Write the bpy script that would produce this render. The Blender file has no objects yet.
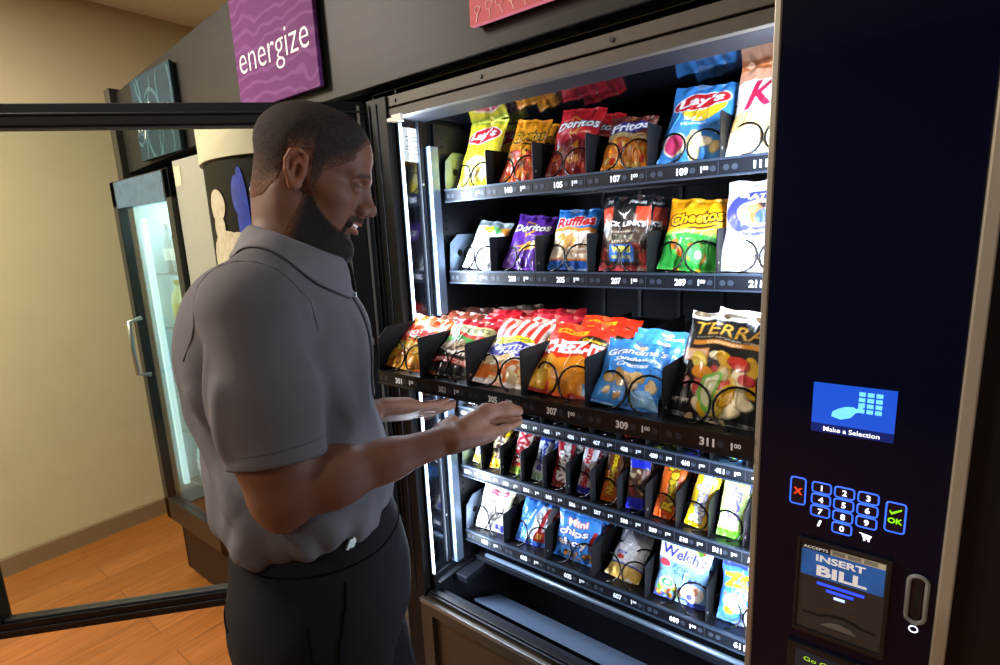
import bpy, math, random
import numpy as np
from mathutils import Vector, Matrix, Euler
random.seed(7); RNG = np.random.RandomState(7)
SC = bpy.context.scene; COL = SC.collection
R = math.radians

# ---------------------------------------------------------------- colour / materials
def lin(c):
    return tuple((x/12.92 if x <= .04045 else ((x+.055)/1.055)**2.4) for x in c)
def hx(s):
    s = s.lstrip('#'); return tuple(int(s[i:i+2], 16)/255 for i in (0, 2, 4))
def rgba(c):
    if isinstance(c, str): c = hx(c)
    return (*lin(c), 1.0)
MATS = {}
def mat(name, c, rough=.5, metal=0., noise=0., nscale=40., bump=0., bscale=200., emit=None, estr=1., coat=0., spec=.5, sheen=0., stretch=None):
    if name in MATS: return MATS[name]
    m = bpy.data.materials.new(name); m.use_nodes = True
    nt = m.node_tree; N = nt.nodes; L = nt.links; b = N['Principled BSDF']
    b.inputs['Base Color'].default_value = rgba(c)
    b.inputs['Roughness'].default_value = rough; b.inputs['Metallic'].default_value = metal
    b.inputs['Specular IOR Level'].default_value = spec
    if coat: b.inputs['Coat Weight'].default_value = coat; b.inputs['Coat Roughness'].default_value = .05
    if sheen: b.inputs['Sheen Weight'].default_value = sheen
    if emit is not None:
        b.inputs['Emission Color'].default_value = rgba(emit); b.inputs['Emission Strength'].default_value = estr
    tc = None
    if noise or bump:
        tc = N.new('ShaderNodeTexCoord'); src = tc.outputs['Object']
        if stretch:
            mp = N.new('ShaderNodeMapping'); mp.inputs['Scale'].default_value = stretch; L.new(src, mp.inputs['Vector']); src = mp.outputs['Vector']
    if noise:
        t = N.new('ShaderNodeTexNoise'); t.inputs['Scale'].default_value = nscale; t.inputs['Detail'].default_value = 6
        L.new(src, t.inputs['Vector'])
        r = N.new('ShaderNodeValToRGB')
        base = np.array(rgba(c)[:3])
        r.color_ramp.elements[0].position = .25; r.color_ramp.elements[1].position = .75
        r.color_ramp.elements[0].color = (*np.clip(base*(1-noise), 0, 1), 1); r.color_ramp.elements[1].color = (*np.clip(base*(1+noise), 0, 1), 1)
        L.new(t.outputs['Fac'], r.inputs['Fac']); L.new(r.outputs['Color'], b.inputs['Base Color'])
    if bump:
        t = N.new('ShaderNodeTexNoise'); t.inputs['Scale'].default_value = bscale; t.inputs['Detail'].default_value = 4
        L.new(src, t.inputs['Vector'])
        bp = N.new('ShaderNodeBump'); bp.inputs['Strength'].default_value = bump; bp.inputs['Distance'].default_value = .002
        L.new(t.outputs['Fac'], bp.inputs['Height']); L.new(bp.outputs['Normal'], b.inputs['Normal'])
    MATS[name] = m
    return m
def attr_mat(name, rough=.4, metal=0., bump=0., bscale=120., spec=.5, coat=0., sss=0., sheen=0., noise=0., nscale=300.):
    """base colour read from the mesh's own painted print (attribute Col)"""
    m = mat(name, '#ffffff', rough, metal, 0, 40, bump, bscale, coat=coat, spec=spec, sheen=sheen)
    nt = m.node_tree; N = nt.nodes; L = nt.links; b = N['Principled BSDF']
    a = N.new('ShaderNodeAttribute'); a.attribute_name = 'Col'; out = a.outputs['Color']
    if noise:
        t = N.new('ShaderNodeTexNoise'); t.inputs['Scale'].default_value = nscale; t.inputs['Detail'].default_value = 3
        tc = N.new('ShaderNodeTexCoord'); L.new(tc.outputs['Object'], t.inputs['Vector'])
        mr = N.new('ShaderNodeMapRange'); mr.inputs['From Min'].default_value = .3; mr.inputs['From Max'].default_value = .7
        mr.inputs['To Min'].default_value = 1-noise; mr.inputs['To Max'].default_value = 1+noise; L.new(t.outputs['Fac'], mr.inputs['Value'])
        vm = N.new('ShaderNodeVectorMath'); vm.operation = 'SCALE'; L.new(out, vm.inputs[0]); L.new(mr.outputs[0], vm.inputs['Scale']); out = vm.outputs[0]
    L.new(out, b.inputs['Base Color'])
    if sss:
        b.inputs['Subsurface Weight'].default_value = sss; b.inputs['Subsurface Radius'].default_value = (.01, .004, .002); b.inputs['Subsurface Scale'].default_value = .6
    return m

# ---------------------------------------------------------------- objects
ORG = {}
def props(o, label=None, cat=None, group=None, kind=None):
    if label: o['label'] = label
    if cat: o['category'] = cat
    if group: o['group'] = group
    if kind: o['kind'] = kind
    return o
def thing(name, label, cat, loc=(0, 0, 0), rot=None, group=None):
    o = bpy.data.objects.new(name, None); COL.objects.link(o); o.location = loc; o.empty_display_size = .05
    if rot is not None: o.rotation_euler = rot
    ORG[o.name] = Vector(loc)
    return props(o, label, cat, group)
def mk(name, verts, faces, mats, parent=None, mi=None, smooth=False, bevel=0., local=False, label=None):
    """one mesh object; coordinates are world coordinates unless local"""
    me = bpy.data.meshes.new(name)
    org = ORG.get(parent.name, Vector((0, 0, 0))) if parent else Vector((0, 0, 0))
    v = np.asarray(verts, float).reshape(-1, 3)
    if not local: v = v-np.array(org)
    me.from_pydata(v.tolist(), [], [tuple(int(i) for i in f) for f in faces] if not isinstance(faces, np.ndarray) else faces.tolist())
    for m in (mats if isinstance(mats, (list, tuple)) else [mats]): me.materials.append(m)
    if mi is not None: me.polygons.foreach_set('material_index', np.asarray(mi, np.int32))
    if smooth: me.polygons.foreach_set('use_smooth', np.ones(len(me.polygons), bool))
    me.update()
    o = bpy.data.objects.new(name, me); COL.objects.link(o)
    if parent: o.parent = parent; ORG[o.name] = org
    else: ORG[o.name] = Vector((0, 0, 0))
    if bevel:
        b = o.modifiers.new('Bevel', 'BEVEL'); b.width = bevel; b.segments = 2; b.limit_method = 'ANGLE'; b.angle_limit = R(40)
    if label: o['label'] = label
    return o
class MB:
    def __init__(s): s.v = []; s.f = []; s.m = []; s.mats = []
    def mid(s, m):
        if m not in s.mats: s.mats.append(m)
        return s.mats.index(m)
    def add(s, v, f, m):
        n = len(s.v); s.v += [tuple(map(float, p)) for p in v]; s.f += [tuple(int(i)+n for i in q) for q in f]; s.m += [s.mid(m)]*len(f); return s
    def box(s, x0, x1, y0, y1, z0, z1, m):
        v = [(x, y, z) for z in (z0, z1) for y in (y0, y1) for x in (x0, x1)]
        return s.add(v, [(0, 2, 3, 1), (4, 5, 7, 6), (0, 1, 5, 4), (2, 6, 7, 3), (0, 4, 6, 2), (1, 3, 7, 5)], m)
    def obox(s, c, sz, M3, m):
        v = [Vector(c)+M3 @ Vector((x*sz[0]/2, y*sz[1]/2, z*sz[2]/2)) for z in (-1, 1) for y in (-1, 1) for x in (-1, 1)]
        return s.add(v, [(0, 2, 3, 1), (4, 5, 7, 6), (0, 1, 5, 4), (2, 6, 7, 3), (0, 4, 6, 2), (1, 3, 7, 5)], m)
    def prism(s, poly, o, U, V, D, m, top=True, bot=True):
        """poly in 2D extruded: point = o+U*x+V*y, then +D"""
        o, U, V, D = map(Vector, (o, U, V, D)); n = len(poly)
        a = [o+U*x+V*y for x, y in poly]; b = [p+D for p in a]
        f = [(i, (i+1) % n, n+(i+1) % n, n+i) for i in range(n)]
        if bot: f.append(tuple(range(n-1, -1, -1)))
        if top: f.append(tuple(range(n, 2*n)))
        return s.add(a+b, f, m)
    def tube(s, pts, r, m, seg=6, cap=True, closed=False):
        P = [Vector(p) for p in pts]; n = len(P); v = []; f = []
        up = None
        for i, p in enumerate(P):
            if closed: t = (P[(i+1) % n]-P[i-1])
            else: t = (P[min(i+1, n-1)]-P[max(i-1, 0)])
            t.normalize()
            if up is None: up = t.orthogonal().normalized()
            up = (up-t*up.dot(t)).normalized(); w = t.cross(up)
            rr = r[i] if isinstance(r, (list, tuple)) else r
            for k in range(seg):
                a = 2*math.pi*k/seg; v.append(p+(up*math.cos(a)+w*math.sin(a))*rr)
        for i in range(n if closed else n-1):
            for k in range(seg):
                j = (i+1) % n
                f.append((i*seg+k, i*seg+(k+1) % seg, j*seg+(k+1) % seg, j*seg+k))
        if cap and not closed: f.append(tuple(range(seg-1, -1, -1))); f.append(tuple((n-1)*seg+k for k in range(seg)))
        return s.add(v, f, m)
    def cyl(s, c, ax, r, h, m, seg=20, r2=None):
        c = Vector(c); ax = Vector(ax).normalized(); return s.tube([c-ax*h/2, c+ax*h/2], [r, r if r2 is None else r2], m, seg)
    def text(s, st, o, U, V, size, m, w=None, bold=0., shear=0., align='c', off=0.):
        """flat lettering: o = centre of the text, U reading direction, V up"""
        tv, tf = text_tris(st, bold, shear)
        if not len(tv): return s
        lo, hi = tv.min(0), tv.max(0); q = tv.copy()
        sx = size if w is None else w/(hi[0]-lo[0])
        cx = (lo[0]+hi[0])/2 if align == 'c' else lo[0]
        o, U, V = Vector(o), Vector(U), Vector(V); n = U.cross(V)
        return s.add([o+U*((x-cx)*sx)+V*((y-.35)*size)+n*off for x, y in q], tf, m)
    def build(s, name, parent=None, smooth=False, bevel=0., local=False, label=None):
        return mk(name, s.v, s.f, s.mats, parent, s.m, smooth, bevel, local, label)
TT = {}
def text_tris(st, bold=0., shear=0., curve_res=3):
    k = (st, bold, shear)
    if k in TT: return TT[k]
    c = bpy.data.curves.new('lettering', 'FONT'); c.body = st; c.offset = bold; c.shear = shear; c.resolution_u = curve_res
    o = bpy.data.objects.new('lettering', c); COL.objects.link(o)
    dg = bpy.context.evaluated_depsgraph_get(); dg.update()
    me = o.evaluated_get(dg).to_mesh(); me.calc_loop_triangles()
    v = np.array([p.co[:2] for p in me.vertices]).reshape(-1, 2); f = [tuple(t.vertices) for t in me.loop_triangles]
    o.evaluated_get(dg).to_mesh_clear(); bpy.data.objects.remove(o); bpy.data.curves.remove(c)
    TT[k] = (v, f); return TT[k]

def copy_tree(o, parent=None):
    c = o.copy(); COL.objects.link(c)
    if parent is not None: c.parent = parent
    for ch in list(o.children): copy_tree(ch, c)
    return c

# ---------------------------------------------------------------- signed distance sculpting
def A(*p): return np.array(p, float)
class S:
    """ordered list of blended solids"""
    def __init__(s): s.ops = []
    def rc(s, a, b, ra, rb=None, k=.01, op='u'):
        a = A(*a); b = A(*b); rb = ra if rb is None else rb
        ab = b-a; L2 = max(ab@ab, 1e-12)
        def f(P):
            q = P-a; t = np.clip(q@ab/L2, 0, 1)
            d = q-t[:, None]*ab
            return np.sqrt((d*d).sum(1))-(ra+(rb-ra)*t)
        s.ops.append((f, k, op)); return s
    def el(s, c, r, Mx=None, k=.01, op='u'):
        c = A(*c); r = A(*r); Mt = None if Mx is None else np.array(Mx, float)
        def f(P):
            q = P-c
            if Mt is not None: q = q@Mt          # columns of Mt = local axes
            k0 = np.sqrt(((q/r)**2).sum(1)); k1 = np.sqrt(((q/(r*r))**2).sum(1))+1e-9
            return k0*(k0-1)/k1
        s.ops.append((f, k, op)); return s
    def pl(s, p, n, k=.003, op='i'):
        """keep the side the normal points AWAY from"""
        p = A(*p); n = A(*n); n = n/np.linalg.norm(n)
        s.ops.append((lambda P: (P-p)@n, k, op)); return s
    def fn(s, f, k=.003, op='u'): s.ops.append((f, k, op)); return s
def smin(a, b, k):
    h = np.maximum(k-np.abs(a-b), 0)/k
    return np.minimum(a, b)-h*h*k*.25
def ev(ops, P):
    d = None
    for f, k, op in ops:
        if op == 'd': d = d+f(P); continue
        x = f(P)
        if d is None: d = x; continue
        if op == 'u': d = smin(d, x, k)
        elif op == 's': d = -smin(-d, x, k)
        elif op == 'i': d = -smin(-d, -x, k)
    return d
def sdf_mesh(ops, lo, hi, h, B=16):
    lo = A(*lo); hi = A(*hi)
    n = np.ceil((hi-lo)/h).astype(int); nb = np.ceil(n/B).astype(int); G = nb*B+2
    r = np.arange(B+1); gx, gy, gz = np.meshgrid(r, r, r, indexing='ij'); off = np.stack([gx, gy, gz], -1).reshape(-1, 3)
    bi = np.stack(np.meshgrid(*[np.arange(k) for k in nb], indexing='ij'), -1).reshape(-1, 3)
    cen = lo+(bi*B+B/2)*h; RR = B*h*.5*math.sqrt(3)
    D = [f(cen) if op != 'd' else None for f, k, op in ops]
    un = np.min(np.stack([d for d, (f, k, op) in zip(D, ops) if op == 'u']), 0)
    kmax = max([k for f, k, op in ops if op == 'u'])
    act = np.where(np.abs(un) < RR*1.25+kmax)[0]
    ids = []; vs = []; qs = []
    def gid(I): return (I[..., 0]*G[1]+I[..., 1])*G[2]+I[..., 2]
    for b in act:
        sub = []; first = True
        for (f, k, op), d in zip(ops, D):
            if op == 'u':
                if first or d[b] < un[b]+2*RR*1.1+2*k: sub.append((f, k, op)); first = False
            elif op == 'd': sub.append((f, k, op))
            elif op == 's':
                if d[b] < RR*1.3+k: sub.append((f, k, op))
            else:
                if d[b] > -RR*1.3-k: sub.append((f, k, op))
        base = bi[b]*B
        V = ev(sub, lo+(off+base)*h).reshape(B+1, B+1, B+1)
        neg = V < 0
        if neg.all() or not neg.any(): continue
        c8 = [neg[i:B+i, j:B+j, k:B+k] for i in (0, 1) for j in (0, 1) for k in (0, 1)]
        cs = sum(c.astype(np.int8) for c in c8); mask = (cs > 0) & (cs < 8)
        ci = np.argwhere(mask)
        acc = np.zeros((len(ci), 3)); cnt = np.zeros(len(ci))
        for ax in range(3):
            for u in (0, 1):
                for w in (0, 1):
                    o0 = [0, 0, 0]; o0[(ax+1) % 3] = u; o0[(ax+2) % 3] = w; o1 = list(o0); o1[ax] = 1
                    I0 = ci+o0; I1 = ci+o1
                    a = V[I0[:, 0], I0[:, 1], I0[:, 2]]; c = V[I1[:, 0], I1[:, 1], I1[:, 2]]
                    m = (a < 0) != (c < 0); t = np.where(m, a/np.where(m, a-c, 1), 0)
                    p = np.array(o0)+np.outer(t, np.eye(3)[ax]); acc += p*m[:, None]; cnt += m
        ids.append(gid(ci+base)); vs.append(lo+(ci+base+acc/cnt[:, None])*h)
        for ax in range(3):
            sl0 = [slice(0, B)]*3; sl1 = [slice(0, B)]*3; sl1[ax] = slice(1, B+1)
            a = neg[tuple(sl0)]; c = neg[tuple(sl1)]
            I = np.argwhere(a != c)
            if not len(I): continue
            fl = a[I[:, 0], I[:, 1], I[:, 2]]; I = I+base
            u = np.eye(3, dtype=int)[(ax+1) % 3]; w = np.eye(3, dtype=int)[(ax+2) % 3]
            q = np.stack([gid(I-u-w), gid(I-w), gid(I), gid(I-u)], 1)
            q[~fl] = q[~fl][:, ::-1]; qs.append(q)
    ids = np.concatenate(ids); vs = np.concatenate(vs); qs = np.concatenate(qs)
    o = np.argsort(ids); ids = ids[o]; vs = vs[o]
    ix = np.searchsorted(ids, qs); ix = np.minimum(ix, len(ids)-1)
    ok = (ids[ix] == qs).all(1)
    return vs, ix[ok]
def relax(v, q, it=2, lam=.5):
    E = np.concatenate([q[:, [0, 1]], q[:, [1, 2]], q[:, [2, 3]], q[:, [3, 0]]])
    for _ in range(it):
        acc = np.zeros_like(v); c = np.zeros(len(v))
        for k in range(3):
            acc[:, k] = np.bincount(E[:, 0], v[E[:, 1], k], len(v))+np.bincount(E[:, 1], v[E[:, 0], k], len(v))
        c = np.bincount(E[:, 0], minlength=len(v))+np.bincount(E[:, 1], minlength=len(v))
        v = v+lam*(acc/np.maximum(c, 1)[:, None]-v)
    return v
def paint(o, cols):
    """cols: (nverts,3) sRGB"""
    me = o.data; a = me.color_attributes.new('Col', 'FLOAT_COLOR', 'POINT')
    c = np.clip(cols, 0, 1); c = np.where(c <= .04045, c/12.92, ((c+.055)/1.055)**2.4)
    a.data.foreach_set('color', np.c_[c, np.ones(len(c))].astype(np.float32).ravel())
def vnoise(P, sc, seed=0):
    """smooth value noise, vectorised"""
    P = P*sc+seed*17.3; I = np.floor(P).astype(np.int64); F = P-I; F = F*F*(3-2*F); r = 0
    for dx in (0, 1):
        for dy in (0, 1):
            for dz in (0, 1):
                h = ((I[:, 0]+dx)*73856093) ^ ((I[:, 1]+dy)*19349663) ^ ((I[:, 2]+dz)*83492791)
                h = ((h ^ (h >> 13))*1274126177) & 0xffff
                r = r+(h/65535.)*(F[:, 0] if dx else 1-F[:, 0])*(F[:, 1] if dy else 1-F[:, 1])*(F[:, 2] if dz else 1-F[:, 2])
    return r
def smooth(a, b, x):
    t = np.clip((x-a)/(b-a), 0, 1); return t*t*(3-2*t)

# ---------------------------------------------------------------- camera model (used for layout by real position)
F_PX = 531.5; PITCH, ROLL, YAW = R(10.73), R(2.645), R(38.12); CAM_H = 1.5
fw = A(-math.sin(YAW)*math.cos(PITCH), math.cos(YAW)*math.cos(PITCH), -math.sin(PITCH))
rt0 = A(math.cos(YAW), math.sin(YAW), 0); dn0 = np.cross(fw, rt0)
rt = math.cos(ROLL)*rt0+math.sin(ROLL)*dn0; dn = -math.sin(ROLL)*rt0+math.cos(ROLL)*dn0
cam = bpy.data.cameras.new('camera'); camo = bpy.data.objects.new('camera', cam); COL.objects.link(camo)
cam.sensor_width = 36; cam.lens = F_PX*36/1000; cam.clip_start = .02
camo.matrix_world = Matrix(((rt[0], -dn[0], -fw[0], 0), (rt[1], -dn[1], -fw[1], 0), (rt[2], -dn[2], -fw[2], CAM_H), (0, 0, 0, 1)))
SC.camera = camo
# ================================================================ the room
def struct(o): o['kind'] = 'structure'; return o
def wood_floor():
    m = bpy.data.materials.new('floor_wood_plank'); m.use_nodes = True; nt = m.node_tree; N = nt.nodes; L = nt.links; b = N['Principled BSDF']
    tc = N.new('ShaderNodeTexCoord'); mp = N.new('ShaderNodeMapping'); mp.inputs['Rotation'].default_value = (0, 0, R(90)); L.new(tc.outputs['Object'], mp.inputs['Vector'])
    br = N.new('ShaderNodeTexBrick'); br.inputs['Scale'].default_value = 1; br.inputs['Brick Width'].default_value = 1.2; br.inputs['Row Height'].default_value = .15
    br.inputs['Mortar Size'].default_value = .0015; br.inputs['Color1'].default_value = rgba('#87501f'); br.inputs['Color2'].default_value = rgba('#945a28'); br.inputs['Mortar'].default_value = rgba('#5b3215')
    L.new(mp.outputs['Vector'], br.inputs['Vector'])
    m2 = N.new('ShaderNodeMapping'); m2.inputs['Scale'].default_value = (26, 1.6, 1); L.new(tc.outputs['Object'], m2.inputs['Vector'])
    n = N.new('ShaderNodeTexNoise'); n.inputs['Scale'].default_value = 2.2; n.inputs['Detail'].default_value = 7; n.inputs['Distortion'].default_value = 1.2; L.new(m2.outputs['Vector'], n.inputs['Vector'])
    mr = N.new('ShaderNodeMapRange'); mr.inputs['From Min'].default_value = .3; mr.inputs['From Max'].default_value = .7; mr.inputs['To Min'].default_value = .70; mr.inputs['To Max'].default_value = 1.18; L.new(n.outputs['Fac'], mr.inputs['Value'])
    vm = N.new('ShaderNodeVectorMath'); vm.operation = 'SCALE'; L.new(br.outputs['Color'], vm.inputs[0]); L.new(mr.outputs[0], vm.inputs['Scale']); L.new(vm.outputs[0], b.inputs['Base Color'])
    b.inputs['Roughness'].default_value = .36
    return m
def wood_dark():
    m = bpy.data.materials.new('dark_wood_laminate'); m.use_nodes = True; nt = m.node_tree; N = nt.nodes; L = nt.links; b = N['Principled BSDF']
    tc = N.new('ShaderNodeTexCoord'); mp = N.new('ShaderNodeMapping'); mp.inputs['Scale'].default_value = (1.2, 8, 34); L.new(tc.outputs['Object'], mp.inputs['Vector'])
    n = N.new('ShaderNodeTexNoise'); n.inputs['Scale'].default_value = 2; n.inputs['Detail'].default_value = 8; L.new(mp.outputs['Vector'], n.inputs['Vector'])
    r = N.new('ShaderNodeValToRGB'); r.color_ramp.elements[0].position = .3; r.color_ramp.elements[1].position = .75
    r.color_ramp.elements[0].color = rgba('#161514'); r.color_ramp.elements[1].color = rgba('#22201e'); L.new(n.outputs['Fac'], r.inputs['Fac']); L.new(r.outputs['Color'], b.inputs['Base Color'])
    b.inputs['Roughness'].default_value = .5; b.inputs['Specular IOR Level'].default_value = .25
    return m
plaster = mat('cream_wall_paint', '#c3b895', .85, 0, .03, 6, .15, 90)
CEIL = 2.70; XL = -3.30; YB = 1.75; XR = 2.6; YF = -3.2
b = MB(); b.box(XL-.1, XR+.1, YF-.1, YB+.1, -.1, 0, wood_floor()); struct(b.build('floor'))
b = MB(); b.box(XL-.1, XL, YF, YB, 0, CEIL, plaster); struct(b.build('wall_left'))
b = MB(); b.box(XL-.1, XR+.1, YB, YB+.1, 0, CEIL, plaster); struct(b.build('wall_back'))
dkp = mat('slate_wall_paint', '#3a3d45', .8, 0, .05, 6, .15, 90)
b = MB(); b.box(XR, XR+.1, YF, YB, 0, CEIL, dkp); struct(b.build('wall_right'))
b = MB(); b.box(XL-.1, XR+.1, YF-.1, YF, 0, CEIL, dkp); struct(b.build('wall_front'))
b = MB(); b.box(XL-.1, XR+.1, YF-.1, YB+.1, CEIL, CEIL+.1, mat('white_ceiling_tile', '#cfcabb', .9, 0, .04, 30, .3, 120)); struct(b.build('ceiling'))
b = MB(); b.prism([(0, 0), (.012, 0), (.012, .085), (.007, .095), (0, .095)], (XL, YF, 0), (1, 0, 0), (0, 0, 1), (0, YB-YF, 0), mat('brown_vinyl_baseboard', '#7d6a50', .5)); struct(b.build('baseboard_left'))
# dark wood panel over the row of machines; it carries the hanging signs
wd = wood_dark()
b = MB(); b.prism([(-2.54, 1.80), (-1.7, 1.838), (1.2, 1.838), (1.2, 2.40), (-.9, 2.235), (-2.54, 2.105)], (0, .86, 0), (1, 0, 0), (0, 0, 1), (0, .03, 0), wd); struct(b.build('trim_1', bevel=.002))
b = MB(); b.box(-2.595, -2.54, .835, 1.75, 1.775, 2.12, mat('dark_wood_edge', '#26231f', .4)); struct(b.build('trim_2', bevel=.003))
b = MB(); b.prism([(-2.60, 2.09), (1.2, 2.385), (1.2, 2.40), (-2.60, 2.105)], (0, .89, 0), (1, 0, 0), (0, 0, 1), (0, YB-.89, 0), mat('dark_wood_edge', '#26231f', .4)); struct(b.build('trim_3'))

# hanging signs
def sign_mat(name, c1, c2, cl, wave):
    m = bpy.data.materials.new(name); m.use_nodes = True; nt = m.node_tree; N = nt.nodes; L = nt.links; b = N['Principled BSDF']
    tc = N.new('ShaderNodeTexCoord'); b.inputs['Roughness'].default_value = .65; b.inputs['Specular IOR Level'].default_value = .15
    def line(scale, dist, rot, wid, kind='wave'):
        mp = N.new('ShaderNodeMapping'); mp.inputs['Rotation'].default_value = (0, rot, 0); L.new(tc.outputs['Object'], mp.inputs['Vector'])
        w = N.new('ShaderNodeTexWave'); w.wave_type = 'BANDS'; w.bands_direction = 'Z'; w.inputs['Scale'].default_value = scale; w.inputs['Distortion'].default_value = dist
        w.inputs['Detail'].default_value = 1.2; w.inputs['Detail Scale'].default_value = 1.1; L.new(mp.outputs['Vector'], w.inputs['Vector'])
        r = N.new('ShaderNodeValToRGB'); r.color_ramp.elements[0].position = 1-wid; r.color_ramp.elements[0].color = (0, 0, 0, 1); r.color_ramp.elements[1].position = 1; L.new(w.outputs['Fac'], r.inputs['Fac']); return r.outputs['Color']
    a = line(*wave)
    g = N.new('ShaderNodeTexNoise'); g.inputs['Scale'].default_value = 7; L.new(tc.outputs['Object'], g.inputs['Vector'])
    mx = N.new('ShaderNodeMix'); mx.data_type = 'RGBA'; mx.inputs[6].default_value = rgba(c1); mx.inputs[7].default_value = rgba(c2); L.new(g.outputs['Fac'], mx.inputs[0])
    m2 = N.new('ShaderNodeMix'); m2.data_type = 'RGBA'; L.new(a, m2.inputs[0]); L.new(mx.outputs[2], m2.inputs[6]); m2.inputs[7].default_value = rgba(cl)
    L.new(m2.outputs[2], b.inputs['Base Color']); return m
def sign(label, x0, x1, z0, z1, m, text, tw, tz, th):
    t = thing('wall_sign', label, 'sign', ((x0+x1)/2, .845, z0), group=None)
    b = MB(); b.box(x0, x1, .838, .8495, z0, z1, m); b.build('sign_panel', t, bevel=.001)
    b = MB(); b.box(x0+.004, x1-.004, .8495, .86, z0+.004, z1-.004, mat('sign_backing', '#15151a', .5)); b.build('sign_backing', t)
    return t
white_letter = mat('white_sign_lettering', '#f4f2f2', .4)
t = sign('purple square sign reading energize in white, waves printed behind', -1.560, -1.178, 1.868, 2.165, sign_mat('purple_wave_print', '#632a66', '#6c3571', '#7a4580', (9, 9, 0, .35)), 'energize', 0, 0, 0)
b = MB(); b.text('energize', (-1.372, .8374, 2.002), (1, 0, .0), (0, 0, 1), .108, white_letter, w=.335, bold=-.012); b.build('lettering', t)
t = sign('small blue-grey sign with interlaced ovals at the far end of the wood panel', -2.330, -1.985, 1.820, 2.103, sign_mat('slate_print', '#233640', '#2b404b', '#273a44', (3, 1, 0, .02)), 'hydrate', 0, 0, 0)
oval = mat('pale_blue_oval_line', '#6f9aa6', .4)
b = MB()
OV = ((-2.30, 2.0, .055, .13), (-2.17, 1.93, .075, .12), (-2.05, 2.02, .06, .12), (-2.22, 2.10, .07, .10), (-2.08, 1.86, .06, .07), (-2.30, 1.86, .05, .06))
for cx_, cz_, rx, rz in OV:
    b = MB()
    for dr in (0, .007):
        P = [(cx_+(rx-dr)*math.cos(a), cz_+(rz-dr)*math.sin(a)) for a in [2*math.pi*k/40 for k in range(40)]]
        for k in range(40):
            (x0_, z0_), (x1_, z1_) = P[k], P[(k+1) % 40]
            if min(x0_, x1_) > -2.328 and max(x0_, x1_) < -1.987 and min(z0_, z1_) > 1.822 and max(z0_, z1_) < 2.10: b.tube([(x0_, .8375, z0_), (x1_, .8375, z1_)], .0011, oval, 4, cap=False)
    b.build('printed_oval', t)

b = MB(); b.text('hydrate', (-2.165, .8368, 1.966), (1, 0, 0), (0, 0, 1), .125, white_letter, w=.30, bold=-.003); b.build('lettering', t)
t = sign('salmon pink sign with pale curly lines over the top edge of the machine', -.695, -.35, 1.880, 2.165, sign_mat('salmon_print', '#d0707a', '#cf6a72', '#cf6a72', (3, 1, 0, .02)), 'snack', 0, 0, 0)
b = MB(); pale = mat('pale_pink_line', '#eab8b8', .4)
for i in range(12*5):
    b = MB(); row_ = i//12; i_ = i % 12; zz_ = row_*.056
    x0_ = -.680+i_*.029; P = [(x0_+.005*math.sin(k*.7+i), .8376, 1.884+zz_+k*.0070) for k in range(3+(i*5) % 5)]
    if len(P) > 1: b.tube(P, .0009, pale, 4)
    c = P[-1]; r_ = .006+.003*((i*7) % 3)/2; b.tube([(c[0]+r_*math.cos(a), .8376, c[2]+r_+r_*math.sin(a)) for a in [2*math.pi*k/16 for k in range(16)]], .0009, pale, 4, closed=True)
    b.build('printed_curl', t)

# ---------------------------------------------------------------- drinks cooler at the far end
def glass(name, tint, refl=.10, rough=.02):
    if name in MATS: return MATS[name]
    m = bpy.data.materials.new(name); m.use_nodes = True; nt = m.node_tree; N = nt.nodes; L = nt.links
    for n in list(N): N.remove(n)
    o = N.new('ShaderNodeOutputMaterial'); t = N.new('ShaderNodeBsdfTransparent'); t.inputs['Color'].default_value = rgba(tint)
    g = N.new('ShaderNodeBsdfGlossy'); g.inputs['Roughness'].default_value = rough; g.inputs['Color'].default_value = (1, 1, 1, 1)
    f = N.new('ShaderNodeLayerWeight'); f.inputs['Blend'].default_value = .5
    pw = N.new('ShaderNodeMath'); pw.operation = 'POWER'; pw.inputs[1].default_value = 4; L.new(f.outputs['Facing'], pw.inputs[0])
    mt = N.new('ShaderNodeMath'); mt.operation = 'MULTIPLY_ADD'; mt.inputs[1].default_value = .6; mt.inputs[2].default_value = refl; mt.use_clamp = True; L.new(pw.outputs[0], mt.inputs[0])
    mx = N.new('ShaderNodeMixShader'); L.new(mt.outputs[0], mx.inputs[0]); L.new(t.outputs[0], mx.inputs[1]); L.new(g.outputs[0], mx.inputs[2]); L.new(mx.outputs[0], o.inputs['Surface'])
    MATS[name] = m; return m
blk = mat('black_powder_coat', '#0d0d0f', .52, 0, .1, 60, .1, 700, spec=.25)
gry = mat('dark_grey_metal', '#33343a', .4, .3)
silver = mat('brushed_silver', '#a9aaa6', .32, .85)
t = thing('drinks_cooler', 'tall glass door drinks cooler lit pale blue inside, beside the left wall', 'cooler', (-2.28, 1.2, 0))
x0, x1, y0, y1, zt = -2.595, -2.03, .80, 1.45, 1.765
b = MB(); b.box(x0, x0+.02, y0+.05, y1, .02, zt, blk); b.box(x1-.02, x1, y0+.05, y1, .02, zt, blk); b.box(x0, x1, y1-.02, y1, .02, zt, blk); b.box(x0, x1, y0+.05, y1, .02, .34, blk); b.box(x0, x1, y0+.05, y1, zt-.05, zt, blk)
for sx in (x0+.04, x1-.08):
    for sy in (y0+.08, y1-.1): b.box(sx, sx+.04, sy, sy+.04, 0, .02, blk)
b.build('cabinet', t, bevel=.003)
icy = mat('pale_interior_plastic', '#dcedf0', .5)
b = MB(); b.box(x0+.02, x0+.03, y0+.06, y1-.02, .34, zt-.05, icy); b.box(x1-.03, x1-.02, y0+.06, y1-.02, .34, zt-.05, icy); b.box(x0+.03, x1-.03, y1-.03, y1-.02, .34, zt-.05, icy); b.build('liner', t)
b = MB(); fr = mat('cooler_frame', '#1d2122', .35, .3)
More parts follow.
